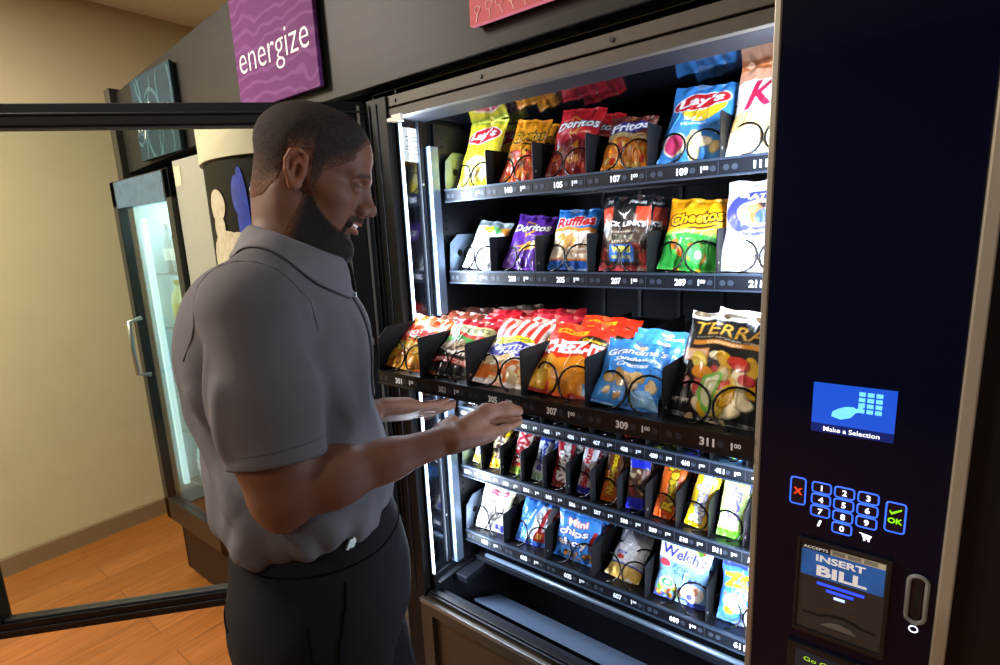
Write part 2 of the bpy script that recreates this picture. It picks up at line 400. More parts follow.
for (a, c, d, e) in ((x0, x1, zt-.10, zt), (x0, x1, .30, .40), (x0, x0+.045, .30, zt), (x1-.045, x1, .30, zt)): b.box(a, c, y0, y0+.045, d, e, fr)
dr = b.build('door', t, bevel=.003)
b = MB(); b.box(x0+.045, x1-.045, y0+.018, y0+.024, .40, zt-.10, glass('cooler_glass', '#eaf4f6', .05)); b.build('door_glass', dr)
b = MB(); b.tube([(x0+.10, y0, .98), (x0+.10, y0-.045, .99), (x0+.10, y0-.05, 1.10), (x0+.10, y0-.045, 1.21), (x0+.10, y0, 1.22)], .009, silver, 8); b.build('handle', dr, smooth=True)
b = MB(); b.box(x0+.05, x1-.05, y0-.001, y0+.001, 1.66, 1.76, mat('cooler_banner', '#4a6580', .4, 0, .35, 30)); b.build('banner', t)
b = MB(); b.box(x0+.06, x0+.085, y0+.065, y0+.085, .45, 1.62, mat('cooler_tube', '#e8fbff', .5, emit='#d4ecf4', estr=1.4)); b.box(x1-.10, x1-.075, y0+.065, y0+.085, .45, 1.62, MATS['cooler_tube']); b.build('light_tube', t)
for k in range(5):
    z = .45+k*.235; b = MB()
    for i in range(15): b.tube([(x0+.05+i*.0355, y0+.10, z), (x0+.05+i*.0355, y1-.05, z)], .002, silver, 4)
    b.tube([(x0+.04, y0+.10, z), (x1-.04, y0+.10, z)], .004, silver, 5); b.tube([(x0+.04, y1-.06, z), (x1-.04, y1-.06, z)], .004, silver, 5); b.build('wire_shelf', t)
def bottle(cap_c, lab_c, loc, label):
    o = thing('drink_bottle', label, 'bottle', loc, group='bottles inside the drinks cooler')
    b = MB(); P = [(0, 0, 0), (0, 0, .004), (0, 0, .11), (0, 0, .14), (0, 0, .165), (0, 0, .185)]
    b.tube([Vector(loc)+Vector(p) for p in P], [.026, .031, .031, .026, .013, .012], mat('clear_bottle_'+lab_c[1:], lab_c, .15, coat=.4), 14); b.build('bottle_body', o, smooth=True)
    b = MB(); b.cyl(Vector(loc)+Vector((0, 0, .192)), (0, 0, 1), .0135, .016, mat('cap_'+cap_c[1:], cap_c, .4), 14); b.build('cap', o)
    b = MB(); b.cyl(Vector(loc)+Vector((0, 0, .075)), (0, 0, 1), .0316, .05, mat('wrap_'+cap_c[1:], cap_c, .4), 14); b.build('wrapper', o); return o
protos = {}
for k in range(5):
    cc, lc, nm = (('#dfe8ee', '#b9d9e2', 'clear water'), ('#4a6a5a', '#9ab6a6', 'pale green'), ('#2a62a8', '#9cc7d8', 'blue capped'), ('#c8c46a', '#cfd3a0', 'pale yellow'), ('#ffffff', '#c6d6dc', 'white capped'))[k]
    for i in range(6):
        loc = (x0+.11+i*.075, y0+.15, .4545+k*.235); lab = '%s bottle on the %s shelf of the drinks cooler' % (nm, ('bottom', 'second lowest', 'middle', 'second highest', 'top')[k])
        if k not in protos: protos[k] = bottle(cc, lc, loc, lab)
        else: o = copy_tree(protos[k]); o.location = loc
# ---------------------------------------------------------------- rounded-front coffee machine
cool_in = bpy.data.lights.new('cooler_lamp', 'AREA'); cool_in.shape = 'RECTANGLE'; cool_in.size = .45; cool_in.size_y = .4; cool_in.energy = 5; cool_in.color = (.88, .97, 1)
co_ = bpy.data.objects.new('cooler_lamp', cool_in); COL.objects.link(co_); co_.location = (-2.31, 1.10, 1.70)
t = thing('hot_drinks_machine', 'tall grey drinks machine with a round picture-covered front', 'drinks machine', (-1.6, 1.3, 0))
gm = mat('warm_grey_panel', '#a5a39c', .45, .2, .03, 50, .1, 500); crm = mat('cream_cap_band', '#d6cbb0', .5)
b = MB(); b.box(-2.0, -1.10, .90, 1.55, .0, 1.795, gm); b.build('cabinet', t, bevel=.004)
b = MB(); b.box(-2.02, -1.80, .815, .86, .06, 1.785, gm); cp = b.build('control_column', t, bevel=.003)
b = MB(); b.box(-2.012, -1.962, .8135, .815, 1.70, 1.765, mat('small_cream_sticker', '#c9c3ac', .6)); b.build('sticker', cp)
b = MB(); b.box(-1.93, -1.885, .8125, .815, 1.335, 1.36, mat('blue_display', '#1c2a66', .2, emit='#2a4cff', estr=.9)); b.build('display', cp)
b = MB(); b.box(-1.925, -1.885, .812, .815, 1.18, 1.28, mat('dark_slot', '#1a1a1c', .4)); b.build('card_slot', cp)
# the bulged front is a segment of an upright cylinder
cxx, cyy, rad = -1.435, 1.045, .36
def arc(a0, a1, r, n=60): return [(cxx+r*math.sin(a), cyy-r*math.cos(a)) for a in [a0+(a1-a0)*i/n for i in range(n+1)]]
def shell(name, z0, z1, r, m, th=.02, a0=R(-66), a1=R(62), parent=t):
    p = arc(a0, a1, r)+arc(a1, a0, r-th); b = MB(); n = len(p)//2
    v = [(x, y, z) for z in (z0, z1) for x, y in p]; N_ = len(p); f = [(i, (i+1) % N_, N_+(i+1) % N_, N_+i) for i in range(N_)]
    for i in range(n-1): f += [(i+1, i, N_-1-i, N_-2-i), (N_+i, N_+i+1, 2*N_-2-i, 2*N_-1-i)]
    b.add(v, f, m); return b.build(name, parent)
shell('cap_band', 1.715, 1.812, rad+.008, crm)
shell('lower_panel', .10, .95, rad, gm); shell('base_band', .02, .10, rad-.015, blk)
pr = shell('picture_panel', .95, 1.715, rad, mat('picture_dark', '#0e0907', .5, 0, .3, 6, spec=.1))
# figure of a pale statue and blue streaks printed on the panel
def on(ang, z, r=.0015): return (cxx+(rad+r)*math.sin(ang), cyy-(rad+r)*math.cos(ang), z)
def blob(b, ca, czz, ra, rz, m, n=20, lift=.0015):
    ca = (ca+R(6)); ra *= 2.0; lift += .001
    v = [on(ca, czz, lift)]; f = []
    for ring in (.5, 1.):
        for k in range(n): a = 2*math.pi*k/n; v.append(on(ca+ra*ring*math.cos(a), czz+rz*ring*math.sin(a), lift))
    for k in range(n): k2 = (k+1) % n; f.append((0, 1+k, 1+k2)); f.append((1+k, 1+n+k, 1+n+k2, 1+k2))
    b.add(v, f, m)
st = mat('statue_print', '#c9b9a6', .4, 0, .25, 60); bl = mat('blue_streak_print', '#2b3fb0', .3, 0, .4, 40); wh = mat('light_spot_print', '#c8d2e6', .3)
b = MB(); blob(b, R(-10), 1.60, .060, .042, st); blob(b, R(-10), 1.545, .045, .035, st, lift=.0018); blob(b, R(-5), 1.46, .13, .075, st, lift=.0021); blob(b, R(-3), 1.33, .16, .13, st, lift=.0024); blob(b, R(3), 1.50, .06, .03, st, lift=.0027)
blob(b, R(8), 1.56, .030, .13, bl, lift=.0016); blob(b, R(6), 1.62, .03, .05, bl, lift=.0019); blob(b, R(14), 1.55, .018, .10, bl); blob(b, R(15), 1.63, .02, .012, wh, lift=.002); b.build('printed_figure', pr)
# ================================================================ the snack vending machine
XI0, XI1 = -.940, -.153            # inside width between the tray ends
YT = 1.0                             # tray front plane
ROWS = {1: 1.577, 2: 1.376, 3: 1.175, 4: 1.0155, 5: .847, 6: .653}     # underside of each tray front
vm = thing('vending_machine', 'black snack vending machine with its glass door open and one tray pulled out', 'vending machine', (-.45, 1.25, 0))
bronze = mat('bronze_painted_steel', '#49443c', .5, .15, .05, 200, .25, 1500)
bronze_d = mat('dark_bronze_steel', '#3a362f', .45, .3, .05, 200, .2, 1500)
bsteel = mat('blue_grey_steel', '#7f93ab', .38, .55)
dsteel = mat('charcoal_steel', '#1d2026', .4, .4, .1, 80, .1, 900)
gloss = mat('black_gloss_panel', '#07080c', .08, 0, spec=.6)
mirror_b = mat('black_mirror_liner', '#0b0d12', .12, .0, spec=1.0, coat=.6)
chrome = mat('satin_chrome', '#c3bfb4', .28, .9)
# cabinet
b = MB()
b.box(-1.045, -.965, .885, 1.62, .08, 1.83, blk); b.box(.0, .08, .885, 1.62, .08, 1.83, blk); b.box(-.965, .0, 1.56, 1.62, .08, 1.83, blk)
b.box(-.965, .0, .885, 1.56, 1.80, 1.83, blk); b.box(-.965, .0, .885, 1.56, .08, .14, blk); b.box(-.150, .0, .885, 1.56, .14, 1.80, blk)
for sx in (-1.0, .0):
    for sy in (.92, 1.52): b.cyl((sx, sy, .04), (0, 0, 1), .025, .08, blk, 14)
cab = b.build('cabinet', vm, bevel=.002)
b = MB(); b.box(-.965, -.162, .96, 1.56, 1.772, 1.80, mirror_b); b.build('ceiling_liner', cab)
b = MB(); b.box(-.965, -.162, 1.54, 1.56, .60, 1.772, mat('dark_blue_liner', '#0a0d16', .6, spec=.3))
for i in range(7): b.box(-.90+i*.12, -.89+i*.12, 1.532, 1.54, .60, 1.772, dsteel)
b.build('back_liner', cab)
# bronze header over the opening with a groove and screws
b = MB(); b.box(-1.045, -.15, .868, .885, 1.765, 1.785, bronze); b.box(-1.045, -.15, .878, .885, 1.785, 1.789, blk); b.box(-1.045, -.15, .868, .885, 1.789, 1.812, bronze)
b.box(-1.045, -.15, .885, .96, 1.765, 1.772, mat('lip_grey', '#12141a', .6, 0, spec=.3)); b.box(-1.045, .08, .885, .97, 1.812, 1.83, bronze_d); hd = b.build('header', vm, bevel=.0012)
for x in (-.95, -.70, -.42): b = MB(); b.cyl((x, .867, 1.800), (0, 1, 0), .004, .003, dsteel, 12); b.build('screw', hd)
b = MB(); b.box(-.955, -.925, .858, .868, 1.752, 1.768, mat('white_plastic', '#e9e6da', .4)); b.box(-.975, -.95, .862, .868, 1.756, 1.764, MATS['white_plastic']); b.build('latch_clip', hd, bevel=.001)
# left jamb: black post, light tube, glossy liner, steel post, slotted rail
b = MB(); b.box(-1.045, -.975, .862, .885, .50, 1.812, blk); b.box(-1.010, -1.006, .859, .862, .56, 1.80, dsteel); b.box(-1.034, -1.030, .858, .862, .56, 1.80, dsteel); b.build('left_post', vm, bevel=.0015)
b = MB(); b.box(-.966, -.964, .885, .94, .60, 1.765, bsteel); b.box(-.966, -.962, .894, .938, .60, 1.765, mirror_b); b.build('side_liner', vm)
b = MB(); b.box(-.966, -.955, .938, .950, .61, 1.765, dsteel); ps = b.build('side_rail', vm, bevel=.001)
for z in (.75, 1.02, 1.30, 1.62): b = MB(); b.cyl((-.954, .944, z), (1, 0, 0), .003, .002, silver, 10); b.build('screw', ps)
b = MB(); b.box(-.965, -.943, .962, .990, .60, 1.71, bsteel); b.build('steel_post', vm, bevel=.0015)
b = MB(); b.box(-.966, -.955, .990, 1.56, .60, 1.765, dsteel)
for k in range(56): b.box(-.9552, -.9545, 1.012, 1.020, .63+k*.02, .637+k*.02, mat('slot_black', '#020203', .9))
b.build('slotted_rail', vm)
b = MB(); b.box(-.152, -.150, .90, 1.56, .60, 1.765, dsteel); b.build('right_liner', vm)
led = mat('cool_white_led', '#ffffff', .5, emit='#e6f2ff', estr=9)
b = MB(); b.tube([(-.962, .890, .60), (-.962, .890, 1.755)], .0026, led, 8); b.build('light_tube', vm, label='glowing white light tube down the left jamb')
b = MB(); b.tube([(-.155, .893, .62), (-.155, .893, 1.755)], .0026, led, 8); b.build('light_tube', vm)
# price notice taped at the top of the jamb
b = MB(); b.box(-.9615, -.9608, .893, .955, 1.672, 1.748, mat('white_paper', '#dfe6e8', .7))
for k, (w, z) in enumerate(((.046, 1.728), (.040, 1.719), (.047, 1.706), (.047, 1.700), (.035, 1.690), (.012, 1.680))):
    b.box(-.9608, -.9605, .924-w/2, .924+w/2, z-.0012, z+.0012, mat('grey_ink', '#6a7076', .7))
b.build('notice', vm)
# ---- delivery bin under the trays
b = MB(); b.box(-.962, -.166, 1.20, 1.22, .14, .62, dsteel); b.box(-.962, -.955, .885, 1.20, .14, .60, dsteel); b.box(-.172, -.166, .885, 1.20, .14, .62, dsteel); b.box(-.955, -.172, .885, 1.20, .14, .16, dsteel)
b.box(-.955, -.172, 1.03, 1.20, .575, .590, dsteel); bn = b.build('delivery_bin', vm, bevel=.001)
b = MB(); b.tube([(-.90, 1.036, .598), (-.172, 1.036, .598)], .006, bsteel, 8); b.build('bin_edge', bn, smooth=True)
b = MB(); b.prism([(0, 0), (.11, -.055), (.112, -.050), (.002, .006)], (-.90, .975, .490), (0, 1, 0), (0, 0, 1), (.715, 0, 0), mat('satin_steel_flap', '#5f6f88', .45, .35)); b.build('bin_flap', bn)
b = MB(); b.box(-.962, -.94, .888, 1.03, .575, .582, mat('cheek_black', '#101217', .6, spec=.3)); b.box(-.962, -.90, .95, 1.03, .555, .575, dsteel); b.build('bin_cheek', bn, bevel=.002)
b = MB(); b.box(-.965, -.166, .868, .885, .545, .560, blk); b.box(-.965, -.166, .885, .905, .540, .552, dsteel); b.box(-.965, -.166, .862, .868, .549, .556, dsteel); b.build('bin_rail', bn, bevel=.002)
# lower front: bronze frame round a recessed panel
b = MB(); b.box(-.985, .0, .853, .885, .500, .542, bronze); b.box(-.985, -.945, .853, .885, .10, .500, bronze); b.box(-.945, .0, .853, .885, .10, .14, bronze); b.box(-.945, .0, .868, .885, .14, .500, mat('recessed_bronze', '#4f4538', .4, .4))
b.box(-.985, .0, .851, .853, .530, .542, mat('pale_top_edge', '#8c949c', .35, .7)); b.build('lower_front', vm, bevel=.003)  # paler grey strip along the top edge of the bronze frame
b = MB(); b.box(-1.045, -.985, .865, .885, .08, .50, blk); b.build('lower_post', vm, bevel=.002)

# ---- control column (closed half of the door)
xc0, xc1, yc = -.150, .062, .75
b = MB(); b.box(xc0, xc1, yc, .88, .10, 1.90, blk); pn = b.build('control_column', vm, bevel=.004)
b = MB(); b.box(xc0+.004, xc1-.010, yc-.003, yc, .12, 1.90, mat('navy_gloss_face', '#060a20', .10, 0, spec=.28)); b.build('face_panel', pn, bevel=.0015)
b = MB(); b.prism([(0, 0), (.006, -.006), (.006, .10), (0, .10)], (xc0-.001, yc+.002, .10), (1, 0, 0), (0, 1, 0), (0, 0, 1.80), mat('tan_satin_edge', '#a39e90', .4, .4)); b.box(xc0-.003, xc0+.004, yc-.005, yc+.010, .10, 1.90, MATS['tan_satin_edge']); b.build('edge_trim', pn, bevel=.001)
b = MB(); b.box(xc1-.010, xc1+.004, yc-.008, yc+.02, .10, 1.90, mat('tan_satin_edge', '#a39e90', .4, .4)); b.build('edge_trim', pn, bevel=.002)
b = MB(); b.box(xc1+.004, .26, .80, 1.2, .08, 1.90, mat('matt_black_side', '#0a0a0c', .6)); b.build('side_cover', vm, bevel=.003)
yf = yc-.0032; U_ = (1, 0, 0); V_ = (0, 0, 1)
# screen
scr = mat('screen_blue', '#0a1a60', .15, emit='#1f57d8', estr=.95); scl = mat('screen_cyan', '#6fc8ff', .2, emit='#66c4ff', estr=1.1); scw = mat('screen_white', '#ffffff', .2, emit='#e8f4ff', estr=1.2); scd = mat('screen_navy', '#0a1440', .15, emit='#102a80', estr=.6)
b = MB(); b.box(-.088, -.003, yf-.0008, yf, 1.233, 1.297, scr); b.box(-.088, -.003, yf-.0012, yf-.0008, 1.233, 1.2445, scd)
b.text('Make a Selection', (-.0455, yf-.0014, 1.2385), U_, V_, .0085, scw, w=.058, bold=.01)
for i in range(3):
    for j in range(4): b.box(-.040+i*.0085, -.0335+i*.0085, yf-.0016, yf-.0012, 1.286-j*.007, 1.291-j*.007, scl)
hand_p = [(0, 0), (.010, -.003), (.020, .001), (.025, .008), (.030, .010), (.034, .021), (.031, .022), (.026, .013), (.022, .015), (.014, .014), (.006, .010), (.001, .006)]
b.prism(hand_p, (-.067, yf-.0012, 1.256), U_, V_, (0, -.0006, 0), scl); b.build('screen', pn)
# keypad
kb = mat('key_blue_glow', '#1d47d8', .3, emit='#3a6cff', estr=1.35); kd = mat('key_navy', '#060a20', .15, coat=.4); kw = mat('key_white_glow', '#ffffff', .3, emit='#dfe8ff', estr=1.5); kr = mat('key_red_glow', '#ff3a20', .3, emit='#ff4020', estr=1.2); kg = mat('key_green_glow', '#8ee82a', .3, emit='#7ee020', estr=1.0)
def key(x0, x1, z0, z1, st, tm, ts, w=None):
    b = MB(); r_ = .0016; P = []
    for cx_, cz_, a0 in ((x1-r_*2, z1-r_*2, 0), (x0+r_*2, z1-r_*2, 90), (x0+r_*2, z0+r_*2, 180), (x1-r_*2, z0+r_*2, 270)):
        for k in range(4): a = R(a0+k*30); P.append((cx_+2*r_*math.cos(a), yf-.0005, cz_+2*r_*math.sin(a)))
    b.prism([(p[0], p[2]) for p in P], (0, yf, 0), U_, V_, (0, -.0004, 0), kd); b.tube(P, .0010, kb, 5, closed=True)
    if st: b.text(st, ((x0+x1)/2, yf-.0012, (z0+z1)/2), U_, V_, ts, tm, bold=.03)
    return b
for n, (cx_, cz_) in {'1': (0, 0), '2': (1, 0), '3': (2, 0), '4': (0, 1), '5': (1, 1), '6': (2, 1), '7': (0, 2), '8': (1, 2), '9': (2, 2), '0': (1, 3)}.items():
    xk = -.0715+cx_*.0248; zk = 1.1572-cz_*.0163; key(xk-.0103, xk+.0103, zk-.0070, zk+.0070, n, kw, .0105).build('key', pn)
key(-.1065, -.0895, 1.128, 1.165, 'X', kr, .0125).build('key', pn, label='red X cancel key')
b = key(-.0035, .0155, 1.121, 1.159, '', kg, .01); b.text('OK', (.006, yf-.0012, 1.136), U_, V_, .0095, kg, bold=.03); b.prism([(-.006, .003), (-.0035, -.001), (.006, .006), (.006, .008), (-.0035, .002), (-.0048, .0045)], (.0055, yf-.001, 1.1445), U_, V_, (0, -.0004, 0), kg); b.build('key', pn, label='green OK key')
b = MB(); b.text('i', (-.0715, yf-.001, 1.1085), U_, V_, .012, kw, w=.005, bold=.06, shear=.25); b.build('info_mark', pn)
b = MB(); b.prism([(-.007, .004), (-.004, .0035), (.006, .002), (.004, -.003), (-.0025, -.003), (-.005, .0028), (-.007, .003)], (-.021, yf-.0006, 1.106), U_, V_, (0, -.0004, 0), kw)
for dx in (-.0015, .003): b.cyl((-.021+dx, yf-.001, 1.1013), (0, 1, 0), .0013, .0006, kw, 10)
b.build('cart_mark', pn)
# bill acceptor
x0, x1, z0, z1 = -.0905, .004, .952, 1.079
frm = mat('acceptor_black', '#17171a', .4, 0, .1, 80, .15, 900)
b = MB()
for (a, c, d, e) in ((x0-.004, x1+.004, z1, z1+.005), (x0-.004, x1+.004, z0-.006, z0), (x0-.004, x0, z0, z1), (x1, x1+.004, z0, z1)): b.box(a, c, yf-.006, yf, d, e, frm)
b.box(x0, x1, yf-.003, yf, z0, z1, mat('acceptor_grey', '#3a3936', .45, 0, .08, 60, .1, 700)); ba = b.build('bill_acceptor', pn, bevel=.0006)
b = MB(); b.box(x0+.002, x1-.002, yf-.0034, yf-.003, 1.032, 1.069, mat('bill_label_blue', '#2a66b8', .3, 0, .35, 50, emit='#2a66b8', estr=.25)); b.box(x0+.002, x0+.034, yf-.0034, yf-.003, 1.069, 1.077, mat('bill_label_dark', '#2b2b28', .5)); b.box(x0+.034, x1-.002, yf-.0034, yf-.003, 1.069, 1.077, mat('bill_label_cream', '#cfcdb8', .5))
lw = mat('label_white', '#f2f4f6', .4, emit='#f2f4f6', estr=.3)
b.text('ACCEPTS', (x0+.0175, yf-.0037, 1.073), U_, V_, .0052, lw, w=.028, bold=.01); b.text('INSERT', (-.045, yf-.0037, 1.0605), U_, V_, .0125, lw, w=.054, bold=.035); b.text('BILL', (-.043, yf-.0037, 1.0430), U_, V_, .0200, lw, w=.055, bold=.04)
gi = mat('bill_note_grey', '#8b8d80', .5)
for k in range(3): b.box(x0+.036+k*.017, x0+.050+k*.017, yf-.0037, yf-.0034, 1.0705, 1.0758, gi)
b.build('label', ba)
b = MB()
for k, w in enumerate((.026, .015, .006)): b.box(-.043-w, -.043+w, yf-.0038, yf-.003, 1.0225-k*.0075, 1.0258-k*.0075, mat('guide_blue_glow', '#1f3cff', .3, emit='#2b48ff', estr=1.5) if k < 2 else mat('guide_pale_glow', '#9ab4ff', .3, emit='#a9c0ff', estr=1.8))
b.build('guide_light', ba)
b = MB(); P = [(-.041, 0), (-.022, -.001), (-.010, -.009), (.004, -.013), (.018, -.008), (.026, -.001), (.041, 0), (.041, .0035), (.024, .0032), (.016, -.003), (.003, -.007), (-.009, -.004), (-.020, .003), (-.041, .0035)]
b.prism([(x, -z*.6) for x, z in P], (-.043, yf-.0036, .978), U_, V_, (0, -.0006, 0), mat('slot_deep_black', '#030304', .7)); b.prism([(-.018, 0), (-.008, .006), (.004, .008), (.016, .005), (.022, 0)], (-.043, yf-.004, .966), U_, V_, (0, -.0022, 0), mat('grey_tongue', '#6b6a66', .4)); b.build('bill_slot', ba)
b = MB(); P = [(x_, z_) for x_, z_ in [(.009*math.cos(a), (.022 if math.sin(a) > 0 else -.022)+.009*math.sin(a)) for a in [2*math.pi*k/32 for k in range(32)]]]
b.tube([(.034+x, yf-.002, 1.042+z) for x, z in P], .0026, mat('clear_grey_plastic', '#77797a', .2), 8, closed=True); b.prism([(x*.55, z*.9) for x, z in P], (.034, yf, 1.042), U_, V_, (0, -.0012, 0), frm); b.box(.0325, .0355, yf-.0018, yf-.001, 1.022, 1.062, MATS['slot_deep_black']); b.build('coin_slot', pn, smooth=False)
b = MB(); b.tube([(.034+.0042*math.cos(a), yf-.0004, 1.0005+.0042*math.sin(a)) for a in [2*math.pi*k/20 for k in range(20)]], .0007, kw, 5, closed=True); b.prism([(-.0025, 0), (.0025, 0), (0, .0035)], (.034, yf, 1.007), U_, V_, (0, -.0004, 0), kw); b.build('coin_mark', pn)
b = MB(); b.box(-.098, -.004, yf-.006, yf, .80, .925, frm); b.box(-.088, -.012, yf-.0064, yf-.006, .81, .918, mat('cashless_screen', '#1a2430', .2, emit='#22303c', estr=.3)); b.text('Go Cashless', (-.047, yf-.0068, .9075), U_, V_, .0085, mat('lime_text_glow', '#b9e83a', .3, emit='#a4d82a', estr=.8), w=.062, bold=.005); b.build('card_reader', pn, bevel=.0008)

# ---- open glass door, swung back to the left
hxp, hyp, ang = -1.045, .858, R(228)
D_ = Vector((math.cos(ang), math.sin(ang), 0)); Nn = Vector((-D_.y, D_.x, 0)); O_ = Vector((hxp, hyp, 0)); W_ = 1.03
# faces towards the camera with -Nn or +Nn; the leaf is 40 mm thick on the far side
sgn = 1 if Nn.dot(Vector((0, 0, 0))-O_) < 0 else -1; TH_ = Nn*sgn*.036
rub = mat('door_black_frame', '#0b0b0d', .5, 0, .1, 50, spec=.25)
def dbar(b, s0, s1, z0, z1, d0=0., d1=1., m=rub):
    b.prism([(s0, z0), (s1, z0), (s1, z1), (s0, z1)], O_+TH_*d0, D_, V_, TH_*(d1-d0), m)
b = MB(); z0, z1 = .572, 1.812
dbar(b, 0, W_, z1-.046, z1); dbar(b, 0, W_, z0, z0+.040); dbar(b, .0, .135, z0, z1); dbar(b, W_-.06, W_, z0, z1)
dbar(b, .0, W_, z1-.052, z1-.046, .2, .8, mat('door_gasket', '#3a3a3c', .5)); dbar(b, .0, W_, z0+.040, z0+.046, .2, .8, MATS['door_gasket'])
dbar(b, 0, W_, z1-.026, z1-.020, -.12, 0); dbar(b, 0, W_, z0+.016, z0+.022, -.12, 0)
door = b.build('glass_door', vm, bevel=.002)
b = MB(); dbar(b, .135, W_-.06, z0+.046, z1-.052, .45, .6, glass('door_glass_tint', '#f2f6f1', .03)); b.build('door_glass', door)
b = MB(); dbar(b, .012, .018, z0+.06, z1-.01, -.10, 0, mat('dull_aluminium', '#77756e', .45, .7)); dbar(b, .060, .068, z0+.06, z1-.06, -.06, 0, MATS['dull_aluminium']); dbar(b, .098, .112, z0+.06, z1-.06, -.10, 0, mat('cream_metal_strip', '#8b8270', .4, .4)); dbar(b, .120, .126, z0+.06, z1-.06, -.06, 0, MATS['dull_aluminium']); dbar(b, .078, .084, z0+.06, z1-.06, -.06, 0, MATS['dull_aluminium']); b.build('hinge_strip', door)

# ---- trays
tray_blk = mat('tray_black_plastic', '#0d0e11', .38, 0, .15, 60, .08, 600)
div_blk = mat('divider_black', '#08090c', .6, 0, .1, 60, spec=.3)
strip_m = mat('strip_navy', '#0c1017', .4, spec=.3); stripw = mat('strip_print_white', '#dfe6ee', .5); strip_k = mat('strip_button', '#2a313c', .35); strip_hi = mat('strip_steel_lip', '#333e4e', .35, .4)
coil_m = mat('coil_wire', '#0a0a0b', .25, .3)
def coil_mesh(r, turns, pitch, hand_):
    b = MB(); n = int(turns*18); P = []
    for i in range(n+1):
        a = 2*math.pi*i/18*hand_+R(-90); P.append((r*math.cos(a), pitch*i/18, r*math.sin(a)))
    b.tube(P, .0021, coil_m, 5)
    me = bpy.data.meshes.new('coil'); me.from_pydata(b.v, [], b.f); me.materials.append(coil_m); me.polygons.foreach_set('use_smooth', [True]*len(me.polygons)); return me
CM = {}
def tray(row, y0, z0, cols, dz=.03, bright=False, depth=.50):
    """one pull-out tray: pan, price strip, dividers, coils"""
    zt = z0+dz; b = MB()
    b.box(XI0+.002, XI1-.002, y0+.004, y0+depth, zt-.004, zt, tray_blk); b.box(XI0+.002, XI1-.002, y0+.004, y0+.008, z0, zt, tray_blk)
    for i in range(4): b.box(XI0+.004, XI1-.004, y0+.06+i*.12, y0+.07+i*.12, zt-.012, zt-.004, tray_blk)
    b.box(XI0+.002, XI1-.002, y0+depth-.006, y0+depth, zt, zt+.07, tray_blk)
    tr_ = b.build('tray', vm, bevel=.0008)
    # price strip
    b = MB(); b.box(XI0, XI1, y0, y0+.004, z0+.003, zt-.002, strip_m if row != 3 else tray_blk); b.box(XI0, XI1, y0-.003, y0+.004, z0, z0+.003, strip_hi if row != 3 else tray_blk); b.box(XI0, XI1, y0-.002, y0+.005, zt-.002, zt+.002, strip_hi if row != 3 else tray_blk)
    cw = (XI1-XI0)/cols; zc = (z0+zt)/2; yy = y0-.0005; s = 1. if cols == 6 else .82
    for c in range(cols):
        xa = XI0+c*cw; num = row*100+(2*c+1 if cols == 6 else c+1)
        x_ = xa+cw*(.52 if cols == 6 else .30)
        b.text(str(num), (x_, yy, zc), U_, V_, .0165*s, stripw, w=.021*s, bold=.04)
        b.text('1', (x_+.034*s, yy, zc), U_, V_, .0145*s, stripw, bold=.03); b.text('00', (x_+.0415*s, yy, zc+.002), U_, V_, .009*s, stripw, w=.009*s, bold=.02)
        for off in ((.0185,) if cols == 12 else (.0185, .054, -.055, -.041)):
            if x_+off*s < XI1-.01: b.cyl((x_+off*s, yy+.0003, zc), (0, 1, 0), .0052*s, .0012, strip_k, 10)
        b.box(xa-.0005, xa+.0005, yy-.0003, yy+.001, z0+.004, zt-.003, strip_k)
    b.build('price_strip', tr_)
    # dividers between the columns
    dh = .082 if row != 3 else .085
    if cols == 12: dh = .080
    for c in range(cols+1):
        xd = XI0+c*cw; xd = min(max(xd, XI0+.0025), XI1-.0025)
        if c == 0:
            b = MB(); b.prism([(0, 0), (depth-.01, 0), (depth-.01, dh+.01), (.03, dh+.01), (.004, dh-.012), (0, .03)], (xd-.001, y0+.003, zt), (0, 1, 0), V_, (.0022, 0, 0), bsteel if row != 3 else div_blk)
            if row != 3: b.cyl((xd+.0014, y0+.040, zt+.045), (1, 0, 0), .009, .0006, mat('slot_black', '#020203', .9), 16)
        else:
            b = MB(); b.prism([(0, 0), (depth-.02, 0), (depth-.02, dh), (.004, dh), (0, dh-.004)], (xd-.0009, y0+.006, zt), (0, 1, 0), V_, (.0018, 0, 0), div_blk)
            b.cyl((xd, y0+.016, zt+.02), (1, 0, 0), .003, .004, silver if c % 3 == 2 else div_blk, 8)
        b.build('divider', tr_)
    # coils
    pitch = .058 if cols == 6 else .046
    turns = 7.5 if cols == 6 else 9
    r = .0285 if cols == 6 else .0265
    for c in range(cols):
        xc = XI0+(c+.5)*cw
        for k, hd_ in (((-.0305, 1), (.0305, -1)) if cols == 6 else ((0, 1),)):
            key_ = (r, hd_, cols)
            if key_ not in CM: CM[key_] = coil_mesh(r, turns, pitch, hd_)
            o = bpy.data.objects.new('coil', CM[key_]); COL.objects.link(o); o.parent = tr_; ORG[o.name] = ORG[tr_.name]
            o.location = Vector((xc+k, y0+.012, zt+r+.0025))-ORG[tr_.name]
    return zt, cw
Y3 = .745
TR = {}
for row, (yy_, cols) in {1: (YT, 6), 2: (YT, 6), 3: (Y3, 6), 4: (YT, 12), 5: (YT, 12), 6: (YT, 6)}.items(): TR[row] = tray(row, yy_, ROWS[row], cols)
